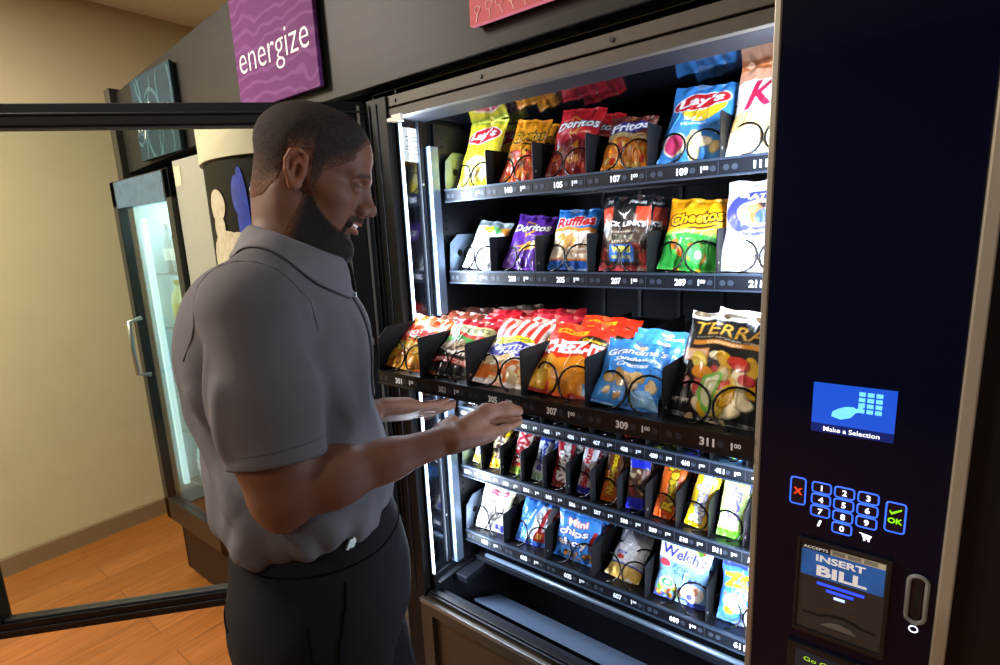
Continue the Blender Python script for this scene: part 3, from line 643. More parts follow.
# ================================================================ printed snack bags
class Canvas:
    """printed artwork as plain shapes, kept as one colour per surface point"""
    def __init__(s, nx, ny, asp, col):
        s.k = 2; s.W = nx*s.k; s.H = ny*s.k; s.asp = asp; s.a = np.tile(A(*hx(col)), (s.H, s.W, 1)); s.nx = nx; s.ny = ny
        s.X, s.Y = np.meshgrid((np.arange(s.W)+.5)/s.W, (np.arange(s.H)+.5)/s.H)
    def put(s, m, col): s.a[m] = hx(col)
    def rect(s, x0, y0, x1, y1, col): s.put((s.X >= x0) & (s.X < x1) & (s.Y >= y0) & (s.Y < y1), col); return s
    def band(s, y0, y1, col, amp=0, fr=1, ph=0):
        w = amp*np.sin(s.X*fr*6.283+ph); s.put((s.Y >= y0+w) & (s.Y < y1+w), col); return s
    def ell(s, x, y, rx, ry, col, rot=0):
        dx = (s.X-x)*s.asp; dy = s.Y-y; c, n = math.cos(R(rot)), math.sin(R(rot))
        s.put(((dx*c+dy*n)/(rx*s.asp))**2+((-dx*n+dy*c)/ry)**2 < 1, col); return s
    def tri(s, T, col):
        x0, y0 = T.min(0); x1, y1 = T.max(0)
        i0, i1 = max(0, int(x0*s.W)-1), min(s.W, int(x1*s.W)+2); j0, j1 = max(0, int(y0*s.H)-1), min(s.H, int(y1*s.H)+2)
        if i1 <= i0 or j1 <= j0: return
        X = s.X[j0:j1, i0:i1]; Y = s.Y[j0:j1, i0:i1]; (ax, ay), (bx, by), (cx, cy) = T
        d = (bx-ax)*(cy-ay)-(cx-ax)*(by-ay)
        if abs(d) < 1e-12: return
        u = ((X-ax)*(cy-ay)-(cx-ax)*(Y-ay))/d; v = ((bx-ax)*(Y-ay)-(X-ax)*(by-ay))/d
        s.a[j0:j1, i0:i1][(u >= -.001) & (v >= -.001) & (u+v <= 1.001)] = hx(col)
    def poly(s, pts, col):
        inside = np.zeros(s.X.shape, bool); n = len(pts)
        for i in range(n):
            (xa, ya), (xb, yb) = pts[i], pts[(i+1) % n]
            if ya == yb: continue
            inside ^= ((s.Y < ya) != (s.Y < yb)) & (s.X < (xb-xa)*(s.Y-ya)/(yb-ya)+xa)
        s.put(inside, col); return s
    def txt(s, st, x, y, w, h, col, rot=0, shear=0., bold=.03, out=None, ow=.05):
        """w along the reading direction, h letter height, in fractions of bag width / bag height"""
        for cc, bb in (((out, bold+ow),) if out else ())+((col, bold),):
            tv, tf = text_tris(st, bb, shear, 2)
            if not len(tv): continue
            lo, hi = tv.min(0), tv.max(0); q = (tv-(lo+hi)/2); 
            base = text_tris(st, bold, shear, 2)[0]; bw, bh = base.max(0)-base.min(0)
            q = q/A(bw, max(bh, .5))*A(w*s.asp, h); c, n = math.cos(R(rot)), math.sin(R(rot))
            q = np.stack([(q[:, 0]*c-q[:, 1]*n)/s.asp+x, q[:, 0]*n+q[:, 1]*c+y], 1)
            for t in tf: s.tri(q[list(t)], cc)
        return s
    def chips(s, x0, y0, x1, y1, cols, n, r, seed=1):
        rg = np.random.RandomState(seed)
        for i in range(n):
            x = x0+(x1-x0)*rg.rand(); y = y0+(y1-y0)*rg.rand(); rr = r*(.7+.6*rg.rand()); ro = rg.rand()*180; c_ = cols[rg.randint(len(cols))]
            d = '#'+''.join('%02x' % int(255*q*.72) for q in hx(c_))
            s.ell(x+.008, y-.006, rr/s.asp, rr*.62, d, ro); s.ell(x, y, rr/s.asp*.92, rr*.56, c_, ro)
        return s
    def out(s): return s.a.reshape(s.ny, s.k, s.nx, s.k, 3).mean((1, 3))
foil = attr_mat('printed_foil', .30, 0, .10, 260, spec=.5, coat=.25)
def bag_mesh(name, art, w, h, t, seed=0, nx=80, ny=106, wr=1., backcol=None, waist=.07):
    c = Canvas(nx, ny, w/h, '#ffffff'); art(c); img = c.out()
    rg = np.random.RandomState(seed)
    U, V = np.meshgrid(np.linspace(0, 1, nx), np.linspace(0, 1, ny)); s = 2*U-1
    du = np.clip(1-np.abs(s)**2.6, 0, 1)**.55
    dv = np.clip((V-.045)/.91, 0, 1); dvp = np.clip(np.sin(np.pi*dv), 0, 1)**.62
    dvp = dvp*(1.12-.28*V)
    y = -t/2*du*dvp
    e = np.minimum(V, 1-V)
    ph = rg.rand(6)*6.28
    y = y+wr*(.0028*np.sin(s*9+ph[0]+V*3)+.0016*np.sin(s*17+ph[1]-V*5))*np.exp(-((e-.07)/.085)**2)*(1-np.abs(s)**4)
    y = y+wr*.0022*np.sin(s*4+ph[2]+V*9)*np.sin(V*7+ph[3])*du
    P3 = np.stack([s.ravel()*2, V.ravel()*3, np.full(s.size, seed*1.7)], 1)
    y = y+wr*.0045*((vnoise(P3, 2.2, seed)-.5)*1.).reshape(s.shape)*du*np.clip(dvp, 0, 1)
    rid = np.abs((vnoise(P3, 1.5, seed+5)-.5)).reshape(s.shape); y = y-wr*.0030*np.exp(-(rid/.03)**2)*du*dvp
    y = y+.0007*np.sin(V*h/.0016*1.0)*(e < .04)
    x = s*w/2*(1-waist*np.sin(np.pi*dv)**.8)+wr*.0012*np.sin(V*13+ph[4])
    z = V*h+wr*(.0016*np.sin(s*7+ph[5]))*(V > .5)
    fr = np.stack([x, y-.0006, z], -1).reshape(-1, 3)
    bx = 12; by = 16; ui = np.round(np.linspace(0, nx-1, bx)).astype(int); vi = np.round(np.linspace(0, ny-1, by)).astype(int)
    bk = np.stack([x, -y*.8+.0006, z], -1).reshape(-1, 3)
    n = nx*ny; v = np.concatenate([fr, bk])
    g = np.arange(n).reshape(ny, nx); f = np.stack([g[:-1, :-1], g[:-1, 1:], g[1:, 1:], g[1:, :-1]], -1).reshape(-1, 4)
    gb = g[np.ix_(vi, ui)]+n; fb = np.stack([gb[:-1, :-1], gb[1:, :-1], gb[1:, 1:], gb[:-1, 1:]], -1).reshape(-1, 4)
    # side strips joining front rim and back rim
    rim = []
    for a, b_ in zip(vi[:-1], vi[1:]):
        for cidx, rev in ((0, 0), (nx-1, 1)):
            fl = [g[k, cidx] for k in range(a, b_+1)]; p = fl+[g[b_, cidx]+n, g[a, cidx]+n]
            rim.append(p if rev else p[::-1])
    for a, b_ in zip(ui[:-1], ui[1:]):
        for r_, rev in ((0, 1), (ny-1, 0)):
            fl = [g[r_, k] for k in range(a, b_+1)]; p = fl+[g[r_, b_]+n, g[r_, a]+n]
            rim.append(p[::-1] if rev else p)
    faces = f.tolist()+fb.tolist()+[[int(q) for q in p] for p in rim]
    used = np.zeros(2*n, bool); used[:n] = True; used[gb.ravel()] = True; idx = np.cumsum(used)-1
    faces = [[int(idx[q]) for q in p] for p in faces]; v = v[used]
    col = np.concatenate([img.reshape(-1, 3), np.tile(img[1:-1].reshape(-1, 3).mean(0)*.6+img[-2, nx//2]*.4, (n, 1))])[used]
    me = bpy.data.meshes.new(name); me.from_pydata(v.tolist(), [], faces); me.materials.append(foil); me.polygons.foreach_set('use_smooth', np.ones(len(me.polygons), bool))
    a = me.color_attributes.new('Col', 'FLOAT_COLOR', 'POINT'); cc = np.where(col <= .04045, col/12.92, ((col+.055)/1.055)**2.4)
    a.data.foreach_set('color', np.c_[cc, np.ones(len(cc))].astype(np.float32).ravel()); return me
def rear(lab): return 'rear '+lab+(', mostly hidden' if len(lab.split()) < 14 else '')
def place(me, name, label, cat, row, col, dx=0, dy=.022, lean=24, yaw=0, roll=0, dz=.002, group=None):
    yy_ = {3: Y3}.get(row, YT); zt, cw = TR[row]
    o = bpy.data.objects.new(name, me); COL.objects.link(o)
    o.location = (XI0+(col+.5)*cw+dx, yy_+dy, zt+dz)
    o.rotation_euler = (Matrix.Rotation(R(yaw), 3, 'Z') @ Matrix.Rotation(R(-lean), 3, 'X') @ Matrix.Rotation(R(roll), 3, 'Y')).to_euler()
    if not 4 <= len(label.split()) <= 16: print('LABEL', label)
    return props(o, label, cat, group)
# ------------------------------------------------ artwork
def lays(c, base, ball='#f6c928', chip=None):
    c.rect(0, 0, 1, 1, base)
    c.ell(.56, .66, .34, .19, ball, 20); c.ell(.49, .73, .46, .125, '#ffffff', 12); c.ell(.49, .73, .435, .110, '#cf1f2a', 12)
    c.txt("Lay's", .48, .73, .72, .165, '#ffffff', 10, .25, .035)
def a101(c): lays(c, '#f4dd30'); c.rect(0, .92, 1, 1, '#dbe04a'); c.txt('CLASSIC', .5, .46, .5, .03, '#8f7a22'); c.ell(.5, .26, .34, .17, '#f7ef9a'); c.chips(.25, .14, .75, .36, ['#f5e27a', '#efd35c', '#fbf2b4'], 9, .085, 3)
def a109(c):
    lays(c, '#3f8ede'); c.txt('Salt &', .45, .50, .30, .045, '#e8f2ff', 4, .2); c.txt('Vinegar', .47, .43, .40, .05, '#e8f2ff', 4, .2)
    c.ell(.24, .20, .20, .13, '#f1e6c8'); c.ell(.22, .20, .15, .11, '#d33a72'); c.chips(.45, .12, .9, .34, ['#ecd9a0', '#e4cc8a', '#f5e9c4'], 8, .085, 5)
def cheetos(c, base, low, lowcols, puff):
    c.rect(0, 0, 1, 1, base); c.band(-.1, .44, low, .03, .6); c.txt('Cheetos', .5, .70, .88, .17, '#f8b21c', 8, .2, .03, '#1c1410', .085); c.ell(.62, .56, .3, .012, '#1c1410', 8)
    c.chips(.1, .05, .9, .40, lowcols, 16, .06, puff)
def a103(c): cheetos(c, '#f39a16', '#d9401a', ['#f07a20', '#d93218', '#f4a040', '#fbe0c0'], 4); c.ell(.55, .43, .10, .05, '#f2a63a'); c.ell(.62, .46, .04, .02, '#222222')
def a209(c): cheetos(c, '#f4a616', '#2f9a3c', ['#2a8a34', '#45b04a', '#ef8a1c', '#d8701a'], 7); c.band(.44, .50, '#9ed24a', .03, .6); c.txt('Crunchy Jalapeno', .5, .50, .7, .03, '#e9f7d0', 8); c.ell(.62, .22, .13, .12, '#4fb45a'); c.ell(.66, .20, .06, .05, '#dfeccf')
def doritos(c, base, dark, acc):
    c.rect(0, 0, 1, 1, base); c.poly([(0, .0), (1, 0), (1, .38), (.55, .55), (0, .30)], dark)
    c.poly([(.30, .86), (.78, .72), (.42, .52)], '#e8a01c'); c.poly([(.335, .83), (.70, .72), (.43, .565)], base)
    c.txt('Doritos', .5, .72, .92, .14, '#ffffff', 6, .15, .03, '#15141c', .05); c.poly(acc, '#e3912a')
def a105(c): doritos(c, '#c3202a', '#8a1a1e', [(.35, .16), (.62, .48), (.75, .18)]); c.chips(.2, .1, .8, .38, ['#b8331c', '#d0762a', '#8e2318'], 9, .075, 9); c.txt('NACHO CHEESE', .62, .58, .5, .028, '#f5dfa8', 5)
def a203(c): doritos(c, '#5b2a9c', '#52248f', [(.22, .34), (.92, .52), (.86, .36)]); c.poly([(.30, .26), (.55, .46), (.95, .40)], '#eda83c'); c.txt('SPICY SWEET', .68, .57, .34, .026, '#f0e6ff', 5); c.txt('CHILI', .70, .53, .2, .026, '#f0e6ff', 5); c.ell(.25, .16, .12, .10, '#8a63c4'); c.ell(.25, .16, .08, .07, '#5b2a9c')
def a107(c):
    c.rect(0, 0, 1, 1, '#e0851e'); c.band(.60, 1.1, '#5d2a22', .03, .5); c.ell(.5, .74, .44, .12, '#35307e', 8); c.txt('Fritos', .5, .76, .84, .17, '#ffffff', 8, .2, .035, '#35307e', .04); c.band(.50, .60, '#d8c48a', .04, .6); c.txt('FLAVOR TWISTS', .6, .545, .62, .03, '#b02a1c', 8)
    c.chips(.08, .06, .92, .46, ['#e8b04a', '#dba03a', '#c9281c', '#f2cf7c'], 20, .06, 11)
def a111(c):
    c.rect(0, 0, 1, 1, '#f6f3f4'); c.rect(0, .88, 1, 1, '#cf7a48'); c.band(.76, .90, '#e3a684', .02, .6)
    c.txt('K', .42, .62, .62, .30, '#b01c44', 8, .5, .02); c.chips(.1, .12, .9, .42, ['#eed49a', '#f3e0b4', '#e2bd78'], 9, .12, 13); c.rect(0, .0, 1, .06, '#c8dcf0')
def a201(c):
    c.rect(0, 0, 1, 1, '#e9eef0'); c.band(.86, 1.1, '#7f9298', .02, 1); c.poly([(.2, .86), (.5, .68), (.75, .86)], '#e6b23a'); c.poly([(.5, .86), (.72, .70), (1, .84)], '#4f9a58'); c.poly([(.72, .86), (1, .66), (1, .86)], '#c8842c')
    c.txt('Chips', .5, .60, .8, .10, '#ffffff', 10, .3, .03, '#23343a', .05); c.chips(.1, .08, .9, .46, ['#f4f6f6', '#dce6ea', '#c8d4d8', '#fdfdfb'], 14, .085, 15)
def a205(c):
    c.rect(0, 0, 1, 1, '#e9e0d2'); c.rect(0, .62, 1, 1, '#2f7ad2'); c.rect(0, 0, 1, .14, '#2b5fc0'); c.band(.60, .66, '#e48a2c', .01, 1); c.rect(0, .14, 1, .17, '#e48a2c')
    c.txt('Ruffles', .5, .77, .88, .18, '#d5202c', 4, .05, .04, '#ffffff', .04); c.poly([(.22, .36), (.12, .5), (.25, .58), (.36, .50), (.50, .58), (.64, .48), (.50, .34), (.34, .27)], '#d9ab5e'); c.txt('CHEDDAR', .66, .36, .38, .05, '#b0642a'); c.txt('SOUR CREAM', .64, .27, .46, .045, '#b0642a')
def a207(c):
    c.rect(0, 0, 1, 1, '#3f2e28'); c.rect(0, .84, 1, 1, '#17181c'); c.rect(.0, .60, .24, .84, '#c8452c'); c.rect(.72, .60, 1, .84, '#c8452c'); c.rect(.24, .62, .72, .84, '#1b1b1f')
    c.poly([(.34, .80), (.42, .76), (.47, .76), (.485, .72), (.50, .76), (.55, .76), (.63, .80), (.56, .745), (.52, .735), (.50, .69), (.47, .69), (.45, .735), (.41, .745)], '#f2f2f2')
    c.rect(.0, .56, .92, .64, '#15161a'); c.txt("JACK LINK'S", .47, .60, .92, .09, '#ffffff', 0, 0, .04); c.txt('ORIGINAL', .47, .505, .4, .028, '#d6cdb4'); c.rect(.22, .40, .72, .47, '#8d8a74'); c.txt('BEEF', .47, .435, .42, .06, '#1a1a1a'); c.txt('JERKY', .47, .375, .42, .04, '#c8c0a8')
    c.rect(.24, .12, .74, .34, '#2a6ac8'); c.txt('WIN!', .48, .28, .40, .09, '#f0e23a', 0, 0, .05); c.txt('SEE BACK', .48, .18, .40, .04, '#f0e23a'); c.chips(.02, .06, .22, .34, ['#a03a34', '#c2564a'], 5, .06, 3); c.chips(.78, .06, .98, .34, ['#a03a34', '#7a2a24'], 5, .06, 4); c.rect(0, 0, 1, .07, '#b04048')
    c.txt('70', .16, .91, .12, .05, '#e6e6e6'); c.txt('Protein', .72, .90, .34, .05, '#e6e6e6', 0, .2)
def a211(c):
    c.rect(0, 0, 1, 1, '#f1f1f3'); c.ell(.48, .62, .46, .25, '#3a3f9e'); c.ell(.50, .62, .30, .15, '#e9e2cc'); c.ell(.52, .62, .13, .12, '#c46a3c'); c.ell(.60, .58, .12, .08, '#274a9a'); c.ell(.42, .68, .09, .05, '#7ab05a'); c.poly([(.5, .74), (.74, .70), (.6, .66)], '#1c1c22')
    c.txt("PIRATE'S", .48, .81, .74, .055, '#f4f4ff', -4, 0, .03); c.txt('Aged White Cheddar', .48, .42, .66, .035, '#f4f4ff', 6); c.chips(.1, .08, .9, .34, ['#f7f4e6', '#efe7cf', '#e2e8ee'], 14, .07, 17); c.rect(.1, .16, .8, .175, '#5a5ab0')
def a301(c):
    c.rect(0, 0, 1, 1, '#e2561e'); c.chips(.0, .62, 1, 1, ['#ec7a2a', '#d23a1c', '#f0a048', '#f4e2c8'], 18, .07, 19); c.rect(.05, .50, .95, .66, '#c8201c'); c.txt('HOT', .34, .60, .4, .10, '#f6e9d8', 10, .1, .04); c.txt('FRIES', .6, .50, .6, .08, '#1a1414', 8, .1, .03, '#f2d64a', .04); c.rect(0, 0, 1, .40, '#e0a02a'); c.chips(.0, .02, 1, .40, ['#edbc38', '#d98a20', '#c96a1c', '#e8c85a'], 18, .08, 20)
def a303(c):
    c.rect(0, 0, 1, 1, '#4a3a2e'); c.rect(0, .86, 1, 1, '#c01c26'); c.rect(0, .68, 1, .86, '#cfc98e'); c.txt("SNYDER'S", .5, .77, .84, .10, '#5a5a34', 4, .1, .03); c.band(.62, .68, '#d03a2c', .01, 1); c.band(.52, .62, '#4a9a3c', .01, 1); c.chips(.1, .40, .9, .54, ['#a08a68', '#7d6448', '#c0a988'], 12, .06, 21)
    c.rect(0, 0, 1, .34, '#201a18'); c.txt('Mini', .5, .34, .5, .07, '#f0ece2', 4, .2); c.rect(0, .18, 1, .26, '#c22a22'); c.txt('PRETZELS', .5, .22, .8, .05, '#f2d8c8')
def a305(c):
    c.rect(0, 0, 1, 1, '#f4ece6')
    for k in range(7): c.poly([(-.05+k*.17, .62), (.03+k*.17, .62), (.10+k*.17, 1.0), (.00+k*.17, 1.0)], '#df3a26')
    c.ell(.42, .60, .42, .06, '#f0d828', 8); c.txt('MUNCHIES', .42, .60, .72, .05, '#39701f', 8, .1, .02); c.ell(.5, .46, .46, .11, '#3a3aa0', 6); c.txt('KETTLE', .5, .49, .62, .06, '#f2f0f8', 6, .2, .03); c.txt('MIX', .5, .42, .42, .05, '#f2f0f8', 6, .2, .03)
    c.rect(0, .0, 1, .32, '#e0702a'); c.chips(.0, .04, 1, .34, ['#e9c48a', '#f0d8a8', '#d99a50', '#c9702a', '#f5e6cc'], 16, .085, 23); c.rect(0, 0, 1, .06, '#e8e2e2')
def a307(c):
    c.rect(0, 0, 1, 1, '#dc2f18'); c.rect(.12, .80, .62, .88, '#f0a818'); c.txt('BAKED', .36, .84, .38, .05, '#b01c10'); c.ell(.78, .74, .24, .07, '#2a1c0c', 5); c.txt('Crackers', .78, .74, .36, .05, '#f0c828', 5, .2); c.txt('CHEEZ-IT', .5, .59, .94, .19, '#ffffff', 4, .12, .05, '#8f140c', .03)
    c.poly([(.0, .02), (.0, .38), (.22, .46), (.40, .36), (.30, .04)], '#e8a42c'); c.poly([(.36, .05), (.30, .40), (.70, .50), (.98, .38), (.98, .06)], '#e08a1a'); c.poly([(.10, .10), (.12, .30), (.24, .32), (.24, .12)], '#f3c458'); c.ell(.64, .28, .05, .03, '#c06a10'); c.rect(.86, .06, .98, .18, '#5aa0e0'); c.rect(0, 0, 1, .05, '#8a1a12')
def a309(c):
    c.rect(0, 0, 1, 1, '#3f90e0'); c.txt("Grandma's", .5, .80, .88, .11, '#ffffff', 8, .2, .025, '#1c4a96', .035); c.ell(.52, .90, .11, .05, '#e8c8a0'); c.txt('Sandwich', .52, .67, .66, .07, '#ffffff', 6, .3); c.txt('Cremes', .50, .58, .50, .07, '#ffffff', 6, .3)
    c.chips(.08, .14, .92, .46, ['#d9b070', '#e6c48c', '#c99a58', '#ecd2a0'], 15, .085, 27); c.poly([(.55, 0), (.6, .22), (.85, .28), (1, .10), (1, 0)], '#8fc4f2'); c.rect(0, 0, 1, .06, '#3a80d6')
def a311(c):
    c.rect(0, 0, 1, 1, '#141315'); c.rect(0, .92, 1, 1, '#b5b3ac'); c.txt('TERRA', .5, .81, .84, .13, '#d7a63a', -3, 0, .01); c.txt('exotic vegetable chips', .5, .72, .72, .026, '#c8c2b0', -3); c.rect(.12, .655, .88, .70, '#e3902a'); c.txt('ORIGINAL', .5, .677, .44, .026, '#fff4dc')
    c.rect(.04, .50, .34, .62, '#e8924a'); c.rect(.06, .515, .32, .605, '#f2c39a')
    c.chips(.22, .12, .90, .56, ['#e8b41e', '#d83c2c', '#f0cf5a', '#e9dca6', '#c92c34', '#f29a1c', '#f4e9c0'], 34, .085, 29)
    c.poly([(.38, .12), (.30, .22), (.34, .36), (.50, .43), (.56, .40), (.52, .24), (.50, .10), (.44, .07)], '#7cc84a'); c.poly([(.40, .14), (.35, .23), (.38, .34), (.50, .40), (.52, .37), (.49, .24), (.46, .11)], '#e9f0c8'); c.txt('NET WT', .14, .14, .2, .03, '#d0ccc0'); c.chips(.1, .30, .2, .36, ['#e8a0a0'], 2, .04, 2)
def a601(c): c.rect(0, 0, 1, 1, '#eeeae6'); c.rect(.30, .78, .84, .88, '#b03050'); c.txt('COOKIES', .57, .83, .46, .05, '#f5e4ea'); c.ell(.46, .44, .36, .22, '#8f8984'); c.chips(.16, .26, .76, .62, ['#9c958e', '#857e78', '#aaa39c', '#746e68'], 34, .04, 31); c.rect(.62, .02, .92, .18, '#4a4ab4'); c.rect(.30, .06, .62, .10, '#c8d0e4'); c.rect(.93, 0, 1, 1, '#e8e2b8')
def a603(c): c.rect(0, 0, 1, 1, '#3d83d8'); c.rect(0, .90, 1, 1, '#2c56c0'); c.poly([(.30, .1), (.62, .86), (1, .86), (1, .2)], '#d8e4f4'); c.poly([(.62, .30), (.80, .82), (.92, .82), (.74, .30)], '#c8283c'); c.txt('Soft Baked', .36, .56, .5, .05, '#ffffff', 66, .2); c.poly([(.55, .10), (.60, .30), (.86, .34), (.90, .12)], '#b02830'); c.poly([(.62, .16), (.66, .28), (.80, .28), (.80, .16)], '#e8a04a'); c.rect(0, 0, 1, .06, '#3448b8')
def a605(c):
    c.rect(0, 0, 1, 1, '#3b86dc'); c.poly([(.0, .86), (.14, .84), (.06, .74)], '#d0282c'); c.txt('Mini', .50, .80, .46, .13, '#ffffff', 3, 0, .04, '#c0262c', .05); c.txt('chips', .43, .59, .72, .19, '#ffffff', 3, 0, .03, '#2a2f8c', .06); c.txt('ahoy', .45, .38, .70, .19, '#ffffff', 3, 0, .03, '#2a2f8c', .06)
    c.poly([(.83, .42), (.88, .72), (.96, .73), (.89, .42)], '#d0282c'); c.ell(.86, .36, .03, .02, '#d0282c'); c.chips(.25, .06, .9, .24, ['#c08a48', '#a87038', '#d8a868', '#5a3820'], 18, .05, 33); c.rect(0, 0, 1, .05, '#3472c8')
def a607(c):
    c.rect(0, 0, 1, 1, '#e6e9f0')
    for k in range(9):
        c.poly([(-.2+k*.16, 0), (-.19+k*.16, 0), (.11+k*.16, 1), (.10+k*.16, 1)], '#9aa6bc'); c.band(.06+k*.12, .066+k*.12, '#9aa6bc', .02, 1)
    c.rect(0, .0, 1, .22, '#e8c060'); c.rect(0, .22, 1, .25, '#4a5ac0'); c.ell(.28, .34, .12, .04, '#d03a3a'); c.txt('Rice', .3, .42, .3, .07, '#4a5ac0', 6, .2)
def a609(c):
    c.rect(0, 0, 1, 1, '#7db2e4'); c.rect(.0, .68, 1, .92, '#f4f6fa'); c.txt("Welch's", .5, .80, .90, .17, '#2a2a86', -4, .0, .03); c.chips(.5, .90, .95, .99, ['#d84a3c', '#e8a03a', '#6aa83c'], 8, .04, 35); c.txt('Fruit', .5, .60, .42, .09, '#3a52b4', -4, .35, .01); c.txt('Snacks', .54, .50, .5, .08, '#3a52b4', -4, .35, .01)
    c.ell(.14, .60, .11, .06, '#c83a48'); c.rect(0, 0, 1, .10, '#3f56b4'); c.chips(.0, .08, .5, .26, ['#e8a83c', '#d8502c', '#7ab83c', '#f0d05a'], 18, .05, 37); c.ell(.24, .30, .17, .10, '#e8f0e2'); c.ell(.24, .30, .12, .07, '#5aa86a'); c.ell(.24, .30, .06, .035, '#f0f4ea'); c.ell(.74, .24, .22, .15, '#f2ece8'); c.ell(.78, .28, .07, .06, '#d88a6a'); c.ell(.70, .18, .06, .05, '#4a4aa8'); c.ell(.66, .42, .05, .04, '#2c2c70')
def a611(c):
    c.rect(0, 0, 1, 1, '#3f7fe0'); c.rect(0, .84, 1, 1, '#2f3fd0'); c.txt('Austin', .72, .84, .40, .06, '#e8e8f8', 6, .3); c.txt('ZOO', .5, .68, .92, .20, '#f4c81c', 4, 0, .05, '#c8641c', .04); c.txt('ANIMAL', .55, .54, .62, .05, '#ffffff', 4, 0, .03, '#6a3a1c', .03); c.txt('CRACKERS', .56, .47, .70, .05, '#ffffff', 4, 0, .03, '#6a3a1c', .03)
    c.poly([(.46, 0), (.44, .30), (.60, .42), (1, .40), (1, 0)], '#f3efe0'); c.ell(.28, .34, .20, .14, '#a8d4ec'); c.ell(.18, .20, .09, .06, '#f2d21c'); c.rect(0, .0, .46, .10, '#4a7ad8'); c.chips(.08, .42, .3, .46, ['#d8502c'], 4, .03, 3)
def bar(base, text, tcol, stripes=(), end=None, out=None, tw=.66, th=.5, rot=90, chip=None):
    def art(c):
        c.rect(0, 0, 1, 1, base)
        for y0, y1, col in stripes: c.rect(0, y0, 1, y1, col)
        if chip: c.chips(*chip)
        if text: c.txt(text, .5, .52, tw/c.asp, th*c.asp, tcol, rot, .1, .05, out, .05)
        if end: c.rect(0, 0, 1, .08, end); c.rect(0, .93, 1, 1, end)
    return art
K = 'snack bag'
BIG = [  # row, column, art, w, h, t, lean, yaw, roll, dx, label, copies behind, what the copies are called
 (1, 0, a101, .110, .178, .034, 22, 6, 4, .004, 'yellow bag of potato chips with a red oval logo on the top tray', 1),
 (1, 1, a103, .092, .160, .032, 24, 10, 9, .000, 'orange bag of cheese curls on the top tray', 1),
 (1, 2, a105, .106, .168, .040, 26, 8, 6, .000, 'dark red bag of tortilla chips on the top tray', 1),
 (1, 3, a107, .098, .120, .036, 24, 8, 6, .000, 'short brown and orange bag of corn chips on the top tray', 0),
 (1, 4, a109, .122, .165, .042, 26, 4, 6, .000, 'bright blue bag of potato chips on the top tray', 1),
 (1, 5, a111, .110, .178, .034, 22, 4, 4, -.010, 'white bag with a big red K, right end of the top tray', 1),
 (2, 0, a201, .100, .140, .034, 32, 12, 10, .000, 'white bag with green and yellow flashes at the left end of the second tray', 0),
 (2, 1, a203, .104, .150, .038, 32, 12, 8, .000, 'purple bag of tortilla chips on the second tray', 0),
 (2, 2, a205, .106, .148, .036, 26, 6, 2, .000, 'blue and cream bag of ridged chips on the second tray', 0),
 (2, 3, a207, .108, .158, .030, 14, 2, 0, .000, 'dark brown jerky bag with a blue WIN! flash', 1),
 (2, 4, a209, .118, .150, .042, 24, 4, 5, .000, 'orange and green bag of cheese curls on the second tray', 1),
 (2, 5, a211, .112, .168, .034, 16, 4, 2, -.014, 'white bag with a round purple badge at the right end of the second tray', 0),
 (6, 0, a601, .100, .122, .026, 28, 12, 4, .000, 'white packet with a grey cookie picture at the left end of the bottom tray', 1),
 (6, 1, a603, .092, .122, .034, 28, 16, 8, .000, 'pale blue packet with a red slanting stripe on the bottom tray', 1),
 (6, 2, a605, .118, .118, .038, 18, 4, 2, .000, 'blue bag reading Mini chips ahoy! on the bottom tray', 1),
 (6, 3, a607, .082, .135, .036, 58, 14, 12, -.006, 'white netted packet slumped on its side on the bottom tray', 0),
 (6, 4, a609, .112, .130, .032, 16, 8, 4, .000, "light blue bag of fruit snacks on the bottom tray", 1),
 (6, 5, a611, .116, .138, .034, 14, 4, 2, .006, 'blue and white bag of animal crackers at the right end of the bottom tray', 0),
]
for i, (row, colm, art, w, h, t, le, ya, ro, dx, lab, nb) in enumerate(BIG):
    me = bag_mesh('snack_bag', art, w, h, t, seed=i+3); g = 'snack bags on tray %s' % {1: 'one from the top', 2: 'two from the top', 6: 'six, the lowest'}[row]
    dy = .020+t*.5
    place(me, 'snack_bag', lab, K, row, colm, dx, dy, le, ya, ro, group=g)
    for k in range(nb): place(me, 'snack_bag', rear(lab), K, row, colm, dx+.004, dy+.062*(k+1), le+2, ya-3, ro+3, group=g)
T3 = [  # the pulled-out tray
 (0, a301, .120, .160, .036, 52, 20, 12, -.010, 'orange and yellow bag of hot snacks at the left end of the pulled-out tray'),
 (1, a303, .118, .160, .036, 52, 18, 10, -.006, 'brown, cream and green pretzel bag on the pulled-out tray'),
 (2, a305, .120, .172, .038, 52, 16, 8, -.006, 'red and white striped bag of snack mix on the pulled-out tray'),
 (3, a307, .126, .165, .042, 50, 13, 8, -.008, 'red bag of baked cheese crackers on the pulled-out tray'),
 (4, a309, .112, .125, .036, 40, 15, 9, -.010, 'blue bag of sandwich cookies on the pulled-out tray'),
 (5, a311, .132, .178, .044, 34, 3, 4, -.004, 'black bag of vegetable chips at the right end of the pulled-out tray'),
]
def plainart(top, mid, s1):
    def a(c): c.rect(0, 0, 1, 1, mid); c.rect(0, .80, 1, 1, top); c.chips(.05, .15, .95, .75, [mid, s1, top], 16, .08, 5); c.txt('SNACK', .5, .86, .7, .07, '#f4ead8', 0, .1, .04) if False else None
    return a
